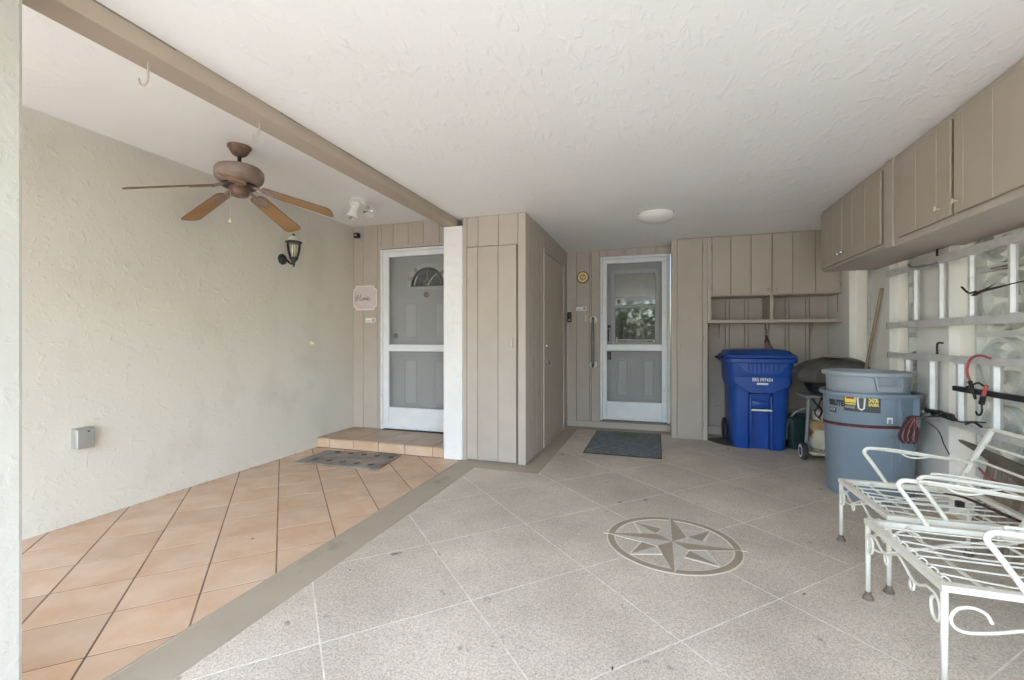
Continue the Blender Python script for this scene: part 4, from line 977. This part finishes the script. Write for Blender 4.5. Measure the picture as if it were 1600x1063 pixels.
# strap round the can
sp = thing('strap', 'maroon edged black strap wound around the dark grey round trash can', 'strap', (BC[0],BC[1],.55))
N = 72
def band(z, hgt, r_, m, name, dz=.012):
    bm = B(); rows = []
    for k in range(N):
        a = 2*math.pi*k/N; zc = z+dz*math.sin(a+2.2); rows.append([bm.verts.new((BC[0]+q*math.cos(a),BC[1]+q*math.sin(a),zz)) for q,zz in ((r_,zc),(r_+.003,zc),(r_+.003,zc+hgt),(r_,zc+hgt))])
    for i in range(N):
        A,Q = rows[i],rows[(i+1)%N]
        for j in range(4): bm.faces.new((A[j],A[(j+1)%4],Q[(j+1)%4],Q[j]))
    obj(name, bm, m, sp)
band(.548,.022,.2895,'strap','webbing'); band(.543,.0045,.290,'pink','edge_thread')
hg = thing('strap_bundle', 'folded black and pink strap hanging from the handle of the grey trash can', 'strap', (1.64,3.80,.66))
for k,(dx,w_) in enumerate(((-.03,.0),(0,.02),(.028,-.01))):
    pts = [(1.665+.01*k,3.775,.665),(1.655+dx,3.78,.60),(1.650+dx-.016,3.782,.53),(1.652+dx,3.784,.492),(1.668+dx,3.784,.50),(1.672+dx,3.780,.58),(1.672,3.775,.66)]
    obj('webbing', tb(pts, .011, 6, 5, flat=.14, up=(.35,.94,0)), 'strap', hg, 'all'); obj('edge_thread', tb([(x+.009,y-.006,z) for x,y,z in pts], .0015, 5, 5), 'pink', hg, 'all')
obj('tail', tb([(1.67,3.77,.662),(1.72,3.72,.65),(1.76,3.66,.60),(1.775,3.63,.52),(1.79,3.60,.46)], .006, 6, 6, flat=.3), 'strap', hg, 'all')
obj('knot', tb([(1.64,3.78,.655),(1.67,3.77,.672),(1.71,3.75,.675),(1.78,3.70,.69)], .006, 6, 4), 'strap', hg, 'all')

# ================================================================= GRILL, TANK
gr = thing('grill_cart', 'grey grill cart with white rimmed wheels behind the grey trash can', 'grill', (1.60,5.22,0))
for x,y in ((1.435,5.20),(1.54,5.42),(1.86,5.20),(1.86,5.42)): obj('leg', tb([(x-.006 if x<1.6 else x,y,.06),(x+.02 if x<1.6 else x,y,.609)], .017, 10), 'gfrm', gr, True)
obj('side_shelf', bx(1.41,1.89,5.15,5.46,.610,.640,bev=.012,seg=2), 'gfrm', gr, 30)
obj('base_shelf', bx(1.47,1.89,5.14,5.46,.045,.075,bev=.012,seg=2), 'cream', gr, 30)
obj('rail', tb([(1.46,5.15,.09),(1.48,5.11,.075),(1.88,5.11,.06)], .012, 8, 3), 'cream', gr, 'all')
for y in (5.15,):
    whl = obj('wheel', lathe(B(), [(.058,-.028),(.080,-.024),(.086,-.012),(.086,.012),(.080,.024),(.058,.028)], (1.395,y,.087), 28, 'x'), 'rubber', gr, True)
    obj('rim', lathe(B(), [(.042,-.0285),(.058,-.030),(.066,-.0285),(.064,-.024)], (1.395,y,.087), 28, 'x', cap=False), 'label', whl, True); obj('axle', tb([(1.36,y,.087),(1.44,y,.087)], .012, 8), 'gfrm', whl)
bm = loft(B(), [(rrect(1.70,5.28,.40,.34,.10,6,(.05,0)),.66),(rrect(1.70,5.28,.54,.42,.14,6,(.05,0)),.80),(rrect(1.70,5.28,.56,.44,.14,6,(.05,0)),.84)])
obj('firebox', bm, 'blk', gr, 30)
obj('burner_pan', bx(1.55,1.85,5.12,5.16,.655,.70,bev=.008), 'steel', gr)
bm = B(); tube(bm, [(1.50,5.16,.80),(1.53,5.15,.72),(1.57,5.15,.66),(1.56,5.16,.60)], .008, 6, 4); tube(bm, [(1.47,5.17,.62),(1.50,5.13,.56),(1.55,5.14,.50),(1.53,5.16,.42)], .009, 6, 4); tube(bm, [(1.55,5.15,.63),(1.52,5.13,.55),(1.49,5.14,.47),(1.55,5.16,.40)], .007, 6, 4)
obj('gas_hose', bm, 'blk', gr, 'all')
gcv = thing('grill_cover', 'black draped cover on top of the grill near the back wall', 'grill cover', (1.68,5.2,.84))
secs = []
for z,w_,d_,ox in ((.775,.60,.46,0),(.79,.63,.47,0),(.83,.655,.48,0),(.875,.65,.475,.0),(.92,.60,.44,.01),(.96,.52,.40,.03),(.995,.40,.34,.05),(1.020,.24,.22,.06),(1.028,.08,.08,.06)):
    base = rrect(1.655+ox,5.26,w_,d_,min(w_,d_)*.40,10,(.03,0))
    secs.append(([(x+.020*math.sin(13*math.atan2(y-5.26,x-1.67)+2*z)*min(1,(1.03-z)*5)+random.uniform(-.003,.003), y+.018*math.cos(11*math.atan2(y-5.26,x-1.67)-3*z)*min(1,(1.03-z)*5)) for x,y in base], z))
bm = loft(B(), secs); bmesh.ops.subdivide_edges(bm, edges=bm.edges[:], cuts=1, use_grid_fill=True); bmesh.ops.smooth_vert(bm, verts=bm.verts, factor=.5, use_axis_x=True, use_axis_y=True, use_axis_z=True)
obj('drape', bm, 'cover', gcv, 'all')
obj('cover_label', bx(1.60,1.72,5.06,5.30,1.026,1.031,bev=.001), 'blind', gcv)
pt = thing('propane_tank', 'rusty cream propane tank on the grill cart base shelf', 'gas tank', (1.605,5.27,.077))
obj('tank_body', lathe(B(), [(.10,.077),(.105,.09),(.145,.11),(.156,.15),(.156,.30)], (1.615,5.30,0), 36), 'tank', pt, True)
obj('shoulder', lathe(B(), [(.1565,.3),(.150,.335),(.125,.368),(.08,.388),(.04,.393)], (1.615,5.30,0), 36), 'tank_r', pt, True)
bm = lathe(B(), [(.095,.385),(.097,.47),(.092,.475),(.089,.47),(.088,.385)], (1.615,5.30,0), 30, a0=R(150), a1=R(480), cap=False); obj('collar', bm, 'cream', pt, True)
obj('valve', lathe(B(), [(.022,.39),(.022,.43),(.034,.435),(.034,.455),(.01,.46)], (1.615,5.30,0), 14), 'brass', pt, True)
hs_ = tag(obj('garden_hose', tb([(1.36,5.62,.10),(1.36,5.60,.25),(1.40,5.58,.37),(1.50,5.56,.45),(1.62,5.56,.43),(1.70,5.56,.30)], .012, 8, 6), 'gfrm', loc=(1.5,5.6,0), smooth='all'), 'grey hose arching from the floor behind the grill cart wheel', 'hose')
gb2 = thing('storage_tub', 'dark green tub in the shade behind the grill cart', 'tub', (1.55,5.72,0))
obj('tub_body', loft(B(), [(rrect(1.56,5.72,.36,.26,.06,5,(.05,0)),.003),(rrect(1.56,5.72,.42,.30,.06,5,(.05,0)),.34)]), 'hose', gb2, 30); obj('tub_rim', loft(B(), [(rrect(1.56,5.72,.44,.32,.06,5,(.05,0)),.335),(rrect(1.56,5.72,.45,.33,.06,5,(.05,0)),.36)]), 'hose', gb2, 30)
# --- bungee in the niche
bn = thing('bungee_cord', 'black and red cord hanging from a hook under the shelf', 'cord', (1.255,6.09,1.38))
obj('hook', tb([(1.25,6.09,1.388),(1.247,6.085,1.34),(1.262,6.08,1.30),(1.258,6.08,1.26)], .005, 6, 5), 'blkm', bn, 'all')
obj('grip', tb([(1.255,6.08,1.25),(1.285,6.08,1.16)], .012, 8), 'blk', bn, True); obj('grip', tb([(1.262,6.075,1.24),(1.245,6.075,1.16)], .010, 8), 'blk', bn, True)
obj('cord', tb([(1.285,6.08,1.165),(1.32,6.08,1.10),(1.37,6.085,1.03)], .008, 6, 4), 'red', bn, 'all'); obj('cord', tb([(1.247,6.08,1.165),(1.262,6.08,1.02)], .007, 6, 4), 'red', bn, 'all')
# --- broom handle
bh = thing('broom', 'worn wooden broom handle leaning on the white block wall', 'broom', (1.80,5.0,0))
obj('handle', tb([(1.905,4.80,1.655),(1.84,5.02,.75),(1.80,5.14,.12)], .0135, 10), 'handle', bh, True); obj('broom_head', loft(B(), [(rrect(1.80,5.15,.10,.26,.02,3,(.02,0)),.004),(rrect(1.80,5.15,.05,.10,.02,3,(.01,0)),.16)]), 'soil', bh)

# ================================================================= LADDERS
def ladder(lab, zt, zb, ys0, rungs, rh, rr_, x=1.865):
    t = thing('ladder', lab, 'ladder', (x,2.8,zb), group='aluminium ladders hung on the block wall')
    for z in (zt,zb):
        bm = B(); h2 = rh/2
        prism(bm, [(x-.018,z-h2),(x+.018,z-h2),(x+.018,z-h2+.004),(x-.012,z-h2+.004),(x-.012,z+h2-.004),(x+.018,z+h2-.004),(x+.018,z+h2),(x-.018,z+h2)], 2.05, ys0, 'y')
        rl = obj('rail', bm, 'alu', t)
        obj('end_cap', bx(x-.020,x+.020,ys0+.0005,ys0+.012,z-h2-.002,z+h2+.002,bev=.003), 'gfrm', rl)
    y = rungs[0]; k = 0
    while y > 2.1:
        bm = B(); P = []
        for i in range(12):
            a = 2*math.pi*i/12; q = rr_*(1 if i%2 else .88); P.append((x+q*math.cos(a), y+q*math.sin(a)))
        prism(bm, P, zb+rh/2+.0005, zt-rh/2-.0005, 'z'); rg = obj('rung', bm, 'alu', t)
        for z in (zb+rh/2+.006, zt-rh/2-.006): obj('rung_collar', lathe(B(), [(rr_+.003,z-.004),(rr_+.006,z),(rr_+.003,z+.004)], (x,y,0), 14), 'alu', rg)
        k += 1; y = rungs[k] if k < len(rungs) else y-.325
    return t
ladder('upper aluminium ladder hung sideways just under the overhead cabinets', 1.752, 1.316, 4.56, [4.157,3.837,3.526,3.191], .050, .020)
ladder('lower aluminium ladder with thicker rungs hung sideways beside the grey trash cans', 1.072, .650, 4.55, [4.264,3.944,3.630,3.313], .045, .026)
for (y,z,lab) in ((3.935,1.80,'steel eye hook holding the top rail of the upper ladder'),(3.935,1.13,'rusty screw hook holding the top rail of the lower ladder')):
    o = obj('wall_hook', tb([(XR,y,z+.045),(1.895,y,z+.045),(1.886,y,z+.03),(1.886,y,z-.035)], lambda t_: .007+.0015*math.sin(60*t_), 8, 8), 'blkm', loc=(1.88,y,z), smooth='all'); tag(o, lab, 'hook')
o = obj('rubber_hook', tb([(1.83,4.19,1.775),(1.825,4.15,1.75),(1.825,4.08,1.735),(1.825,3.98,1.728),(1.825,3.86,1.722),(1.83,3.83,1.728)], lambda t_: .006+.004*abs(math.sin(9*t_)), 8, 6), 'gfrm', loc=(1.83,4.0,1.73), smooth='all'); tag(o, 'grey curved clip lying along the top rail of the upper ladder', 'clip')
s2 = thing('strap', 'twisted dark maroon strap with a black hook across the upper ladder rungs', 'strap', (1.80,3.3,1.49))
obj('hook', tb([(1.80,3.50,1.525),(1.80,3.46,1.495),(1.80,3.43,1.480),(1.80,3.37,1.484)], .006, 6, 5), 'blk', s2, 'all')
obj('webbing', tb([(1.80,3.385,1.47),(1.80,3.30,1.482),(1.80,3.18,1.490),(1.80,3.0,1.502),(1.80,2.6,1.53)], lambda t_: .010+.012*math.sin(math.pi*min(1,t_*1.6)), 6, 6, flat=.2), 'strap', s2, 'all')
obj('webbing', tb([(1.805,3.40,1.462),(1.80,3.28,1.492),(1.80,3.20,1.515)], lambda t_: .014*(1-t_)+.001, 6, 4, flat=.2), 'strap', s2, 'all')
rb = thing('bungee_cord', 'red bungee cord with black hooks looped over the lower ladder rungs', 'cord', (1.80,3.4,1.0))
obj('cord', tb([(1.80,3.25,1.093),(1.80,3.342,1.106),(1.80,3.42,1.078),(1.80,3.45,1.01),(1.80,3.42,.942)], .0068, 8, 6), 'red', rb, 'all')
obj('grip', tb([(1.80,3.425,.945),(1.80,3.405,.915),(1.80,3.375,.845)], lambda t_: .013-.006*t_, 8, 3), 'blk', rb, 'all')
obj('cord', tb([(1.79,3.262,.935),(1.79,3.29,.872)], .010, 8), 'red', rb, True); obj('grip', tb([(1.79,3.288,.875),(1.79,3.305,.825)], .014, 8), 'blk', rb, True)
obj('hook', tb([(1.79,3.303,.83),(1.79,3.300,.79),(1.79,3.31,.765),(1.79,3.335,.757),(1.79,3.352,.775)], .0055, 6, 5), 'blk', rb, 'all')
obj('hook', tb([(1.795,3.46,.905),(1.79,3.38,.93),(1.79,3.33,.945),(1.79,3.28,.93)], .006, 6, 5), 'blk', rb, 'all')
tag(obj('black_bar', bx(1.802,1.828,2.2,3.60,.872,.905,bev=.003), 'blk', loc=(1.815,2.9,.89)), 'long flat black bar lying across the lower ladder rungs', 'bar')
rp = thing('rope_bundle', 'tangled black bungee cords on the bottom rail of the lower ladder', 'cord', (1.84,3.8,.68))
random.seed(3)
for k in range(7):
    y0 = 3.96-random.random()*.08
    pts = [(1.825+random.uniform(-.02,.01), y0-(.06+.0*k)*i, .684+random.uniform(-.008,.03)) for i in range(6)]
    obj('cord', tb(pts, .0065, 6, 5), 'blk', rp, 'all')
obj('cord', tb([(1.82,3.66,.69),(1.82,3.55,.68),(1.82,3.45,.70),(1.82,3.33,.715)], .010, 6, 5, flat=.4), 'blk', rp, 'all'); obj('cord', tb([(1.82,3.50,.675),(1.82,3.43,.70),(1.82,3.36,.685)], .007, 6, 5), 'blk', rp, 'all')
obj('ring', tube(B(), [(1.81,3.96+.018*math.cos(k*.785),.682+.018*math.sin(k*.785)) for k in range(8)], .005, 6, closed=True), 'steel', rp, 'all')
# --- folded slatted thing behind the chairs
fw_ = thing('folded_table', 'weathered grey wooden slatted folding table leaning behind the white chairs', 'table', (1.82,3.15,0))
bm = B(); prism(bm, [(3.52,.575),(3.42,.572),(3.25,.560),(3.0,.545),(2.7,.51),(2.5,.47),(2.5,.40),(2.75,.41),(3.0,.440),(3.2,.495),(3.35,.535),(3.5,.562)], 1.79, 1.815, 'x'); obj('table_top', bm, 'woodt', fw_)
for k in range(7):
    y = 3.255-.036*k; bm = B(); bar(bm, (1.845,y,.545-.012*k), (1.80,y+.045,.03), .033, .014, (1,0,.1)); obj('slat', bm, 'wood', fw_)
for y in (2.98,3.33):
    bm = B(); bar(bm, (1.83,y-.05,.50), (1.77,y+.03,.003), .045, .02, (1,0,.1)); obj('leg', bm, 'handle' if y<3 else 'wood', fw_)
obj('tie_cord', tb([(1.775,3.30,.455),(1.765,3.2,.43),(1.76,3.05,.425),(1.76,2.8,.43)], .006, 6, 5), 'red', fw_, 'all')

# ================================================================= CHAIRS
def chair(lab, ox, oy, W=.60, D=.61):
    t = thing('garden_chair', lab, 'chair', (ox+D/2,oy+W/2,0), 'white wrought iron patio chairs')
    q = lambda x,y,z: (ox+x, oy+y, z)
    m = 'chairw'; zs = .358
    for (x,y) in ((.012,.012),(.012,W-.012),(D,.012),(D,W-.012)):
        lg_ = obj('leg', tb([q(x,y,zs-.004),q(x,y,.03)], lambda t_: .0115-.002*t_, 10), m, t, 'all')
        obj('foot', lathe(B(), [(.011,.036),(.013,.022),(.022,.006),(.022,.0012)], q(x,y,0), 14), 'foot', lg_, True)
    bm = B()
    for a,b in ((q(0,.014,zs),q(D+.012,.014,zs)),(q(0,W-.014,zs),q(D+.012,W-.014,zs)),(q(.014,.0285,zs-.0004),q(.014,W-.0285,zs-.0004)),(q(D,.0285,zs-.0004),q(D,W-.0285,zs-.0004))): bar(bm, a, b, .028, .022)
    obj('seat_frame', bm, m, t)
    ny = 8
    for k in range(ny):
        y = .06+(W-.12)*k/(ny-1)
        w_ = obj('seat_wire', tb([q(.045,y,zs-.003),q(D*.5,y,zs-.012-.01*math.sin(k*1.7)),q(D-.03,y,zs-.003)], .0038, 6, 5), m, t, 'all')
        obj('wire_loop', tb([q(.028,y+.003,zs+.009),q(.038,y+.013,zs+.012),q(.048,y+.007,zs+.009),q(.050,y-.004,zs+.002),q(.045,y-.006,zs-.004)], .0036, 6, 4), m, w_, 'all')
    for x in (.155,.47):
        bm = B(); bar(bm, q(x,.032,zs-.019), q(x,W-.032,zs-.019), .014, .004); obj('cross_strap', bm, m, t)
        for y in (.05,W-.05): obj('spring', tb([q(x+.012*math.cos(k*1.2),y,zs-.006+.012*math.sin(k*1.2)) if False else q(x+.010*math.cos(k*1.3),y+(-.002+.0018*k)*(1 if y>.3 else -1),zs-.004+.010*math.sin(k*1.3)) for k in range(12)], .003, 5, 2), m, t, 'all')
    # front apron scrolls (plane x=0)
    def fr(y,z): return q(.006,y,z)
    for s_ in (0,1):
        g = (lambda y: y) if s_ == 0 else (lambda y: W-y)
        sc_ = obj('apron_scroll', tb([fr(g(.055),.305),fr(g(.075),.285),fr(g(.072),.245),fr(g(.048),.225),fr(g(.026),.240),fr(g(.024),.285),fr(g(.050),.312),fr(g(.10),.315),fr(g(.15),.292),fr(g(.20),.290),fr(g(.26),.318),fr(g(.30),.334)], .0052, 7, 6), m, t, 'all')
        obj('small_loop', tb([fr(g(.20),.292),fr(g(.215),.272),fr(g(.205),.250),fr(g(.19),.255),fr(g(.185),.278),fr(g(.20),.292)], .0045, 6, 5), m, sc_, 'all')
        # side scroll
        yy = .004 if s_ == 0 else W-.004
        obj('side_scroll', tb([q(.135,yy,.262),q(.120,yy,.290),q(.085,yy,.305),q(.045,yy,.295),q(.026,yy,.262),q(.036,yy,.232),q(.070,yy,.220),q(.14,yy,.232),q(.24,yy,.262),q(.34,yy,.285),q(.46,yy,.300),q(.56,yy,.335)], .0058, 7, 6), m, t, 'all')
    for s_ in (0,1):
        y = .014 if s_ == 0 else W-.014; yi = y+(.030 if s_ == 0 else -.030)
        ar = obj('arm', tb([q(.235,y,zs+.005),q(.200,y,.42),q(.155,y,.49),(q(.128,y,.530)),q(.132,y,.552),q(.165,y,.562),q(.30,y,.553),q(.50,y,.532),q(.645,y,.512)], .0100, 10, 5), m, t, 'all')
        obj('arm_inner_rail', tb([q(.24,y,.556),q(.19,yi,.566),q(.215,yi,.572),q(.35,yi,.560),q(.50,yi,.542),q(.60,yi,.530),q(.63,y,.516)], .0052, 7, 5), m, ar, 'all')
        obj('arm_strut', tb([q(.30,y,.55),q(.33,y,.528),q(.38,y,.522),q(.44,y,.535)], .005, 6, 4), m, ar, 'all')
    bk = []
    p0,p1 = (.535,.345),(.715,.705)
    pb = lambda f,y: q(p0[0]+(p1[0]-p0[0])*f, y, p0[1]+(p1[1]-p0[1])*f)
    for y in (.012,W-.012):
        bm = B(); bar(bm, pb(-.04,y), pb(1,y), .020, .020, (1,0,-.5)); obj('back_post', bm, m, t)
    bm = B(); bar(bm, pb(1,.0225), pb(1,W-.0225), .0195, .0195, (1,0,-.5)); obj('top_rail', bm, m, t)
    for f in (.10,.32,.54,.77):
        bm = B(); bar(bm, pb(f,.0225), pb(f,W-.0225), .012, .006, (1,0,-.5)); obj('back_slat', bm, m, t)
    # wire bracing under the seat back
    for s_ in (0,1):
        obj('brace', tb([q(D-.005,.05 if s_==0 else W-.05,.34),q(D-.12,W*.5,.30),q(D-.005,W-.05 if s_==0 else .05,.34)], .004, 6, 5), m, t, 'all')
    return t
ch1 = chair('white wrought iron chair nearest the camera, front legs by the compass rose side', .918, 1.888)
dup(ch1, Vector((1.035+.305, 2.555+.30, 0)), 'white wrought iron chair farther back, in front of the grey trash cans')
o = tag(obj('loose_strap', tb([(1.43,2.92,.395),(1.48,2.86,.40),(1.53,2.76,.385),(1.58,2.64,.37),(1.62,2.56,.372)], .016, 6, 6, flat=.15, up=(0,0,1)), 'strap', loc=(1.5,2.8,.38), smooth='all'), 'dark strap lying across the seat of the farther white chair', 'strap')
tag(obj('seat_clip', bx(1.44,1.47,2.83,2.86,.35,.385,bev=.004), 'blk', loc=(1.455,2.845,.36)), 'small black clip under the seat wires of the farther chair', 'clip')

# ================================================================= DIRT, LEAVES
random.seed(11)
bm = B()
spots = [(.66,2.423),(-.153,1.663),(-.56,1.753),(-.607,1.637),(-1.513,1.953),(.873,4.397),(.924,4.357),(.787,4.792),(.832,4.585),(.681,5.278),(-3.585,2.79),(-3.55,2.76),(-2.306,2.08),(1.2,4.9),(1.25,4.6),(1.05,5.2),(1.1,5.1),(1.15,4.35),(.95,5.05),(1.30,5.15),(.70,5.50),(.64,5.58),(.75,5.42),(-3.59,3.2),(-3.58,3.5),(-3.585,2.4),(-3.58,3.75),(1.3,1.75),(1.4,1.7),(1.5,1.9),(1.6,2.1)]
spots += [(random.uniform(.7,1.5), random.uniform(4.3,5.4)) for k in range(26)] + [(XL+.01+random.random()*.03, random.uniform(1.9,4.0)) for k in range(18)]
for (x,y) in spots:
    a = random.random()*6.28; L = random.uniform(.006,.016); W_ = L*random.uniform(.25,.5); z = .0035
    v = [bm.verts.new((x+L*math.cos(a),y+L*math.sin(a),z)),bm.verts.new((x-W_*math.sin(a),y+W_*math.cos(a),z+.003)),bm.verts.new((x-L*math.cos(a),y-L*math.sin(a),z)),bm.verts.new((x+W_*math.sin(a),y-W_*math.cos(a),z+.002))]
    bm.faces.new(v)
struct(obj('leaf_litter', bm, 'leaf'), 'stuff')
bm = B(); pts = []
for k in range(20):
    a = 2*math.pi*k/20; pts.append((.86+.27*math.cos(a)*(1+.12*math.sin(3*a)), 5.78+.24*math.sin(a)*(1+.1*math.cos(4*a))))
prism(bm, pts, -.001, .0036); struct(obj('dirt_patch', bm, 'soil'), 'stuff')

# ================================================================= TREES ACROSS THE DRIVEWAY (seen in the door glass)
random.seed(5)
bm = B()
for k in range(5200):
    cx_ = random.choice([-11,-7.5,-3,1.5,6,10.5]); a = random.random()*6.28; rr_ = random.random()**.4
    x = cx_+random.gauss(0,1.6); y = -27+random.gauss(0,1.2); z = 1.2+abs(random.gauss(0,1))*2.6
    s_ = random.uniform(.15,.4); n_ = Vector((random.gauss(0,1),random.gauss(0,1),random.gauss(0,1))).normalized(); u_ = n_.orthogonal().normalized(); v_ = n_.cross(u_)
    c_ = Vector((x,y,z)); bm.faces.new([bm.verts.new(c_+u_*s_),bm.verts.new(c_+v_*s_*.5),bm.verts.new(c_-u_*s_),bm.verts.new(c_-v_*s_*.5)])
for cx_ in [-11,-7.5,-3,1.5,6,10.5]: tube(bm, [(cx_,-27,-.1),(cx_+.2,-27,2),(cx_-.1,-27,4.2)], lambda t_: .22-.12*t_, 8, 3)
struct(obj('tree_line', bm, 'treef'), 'stuff')
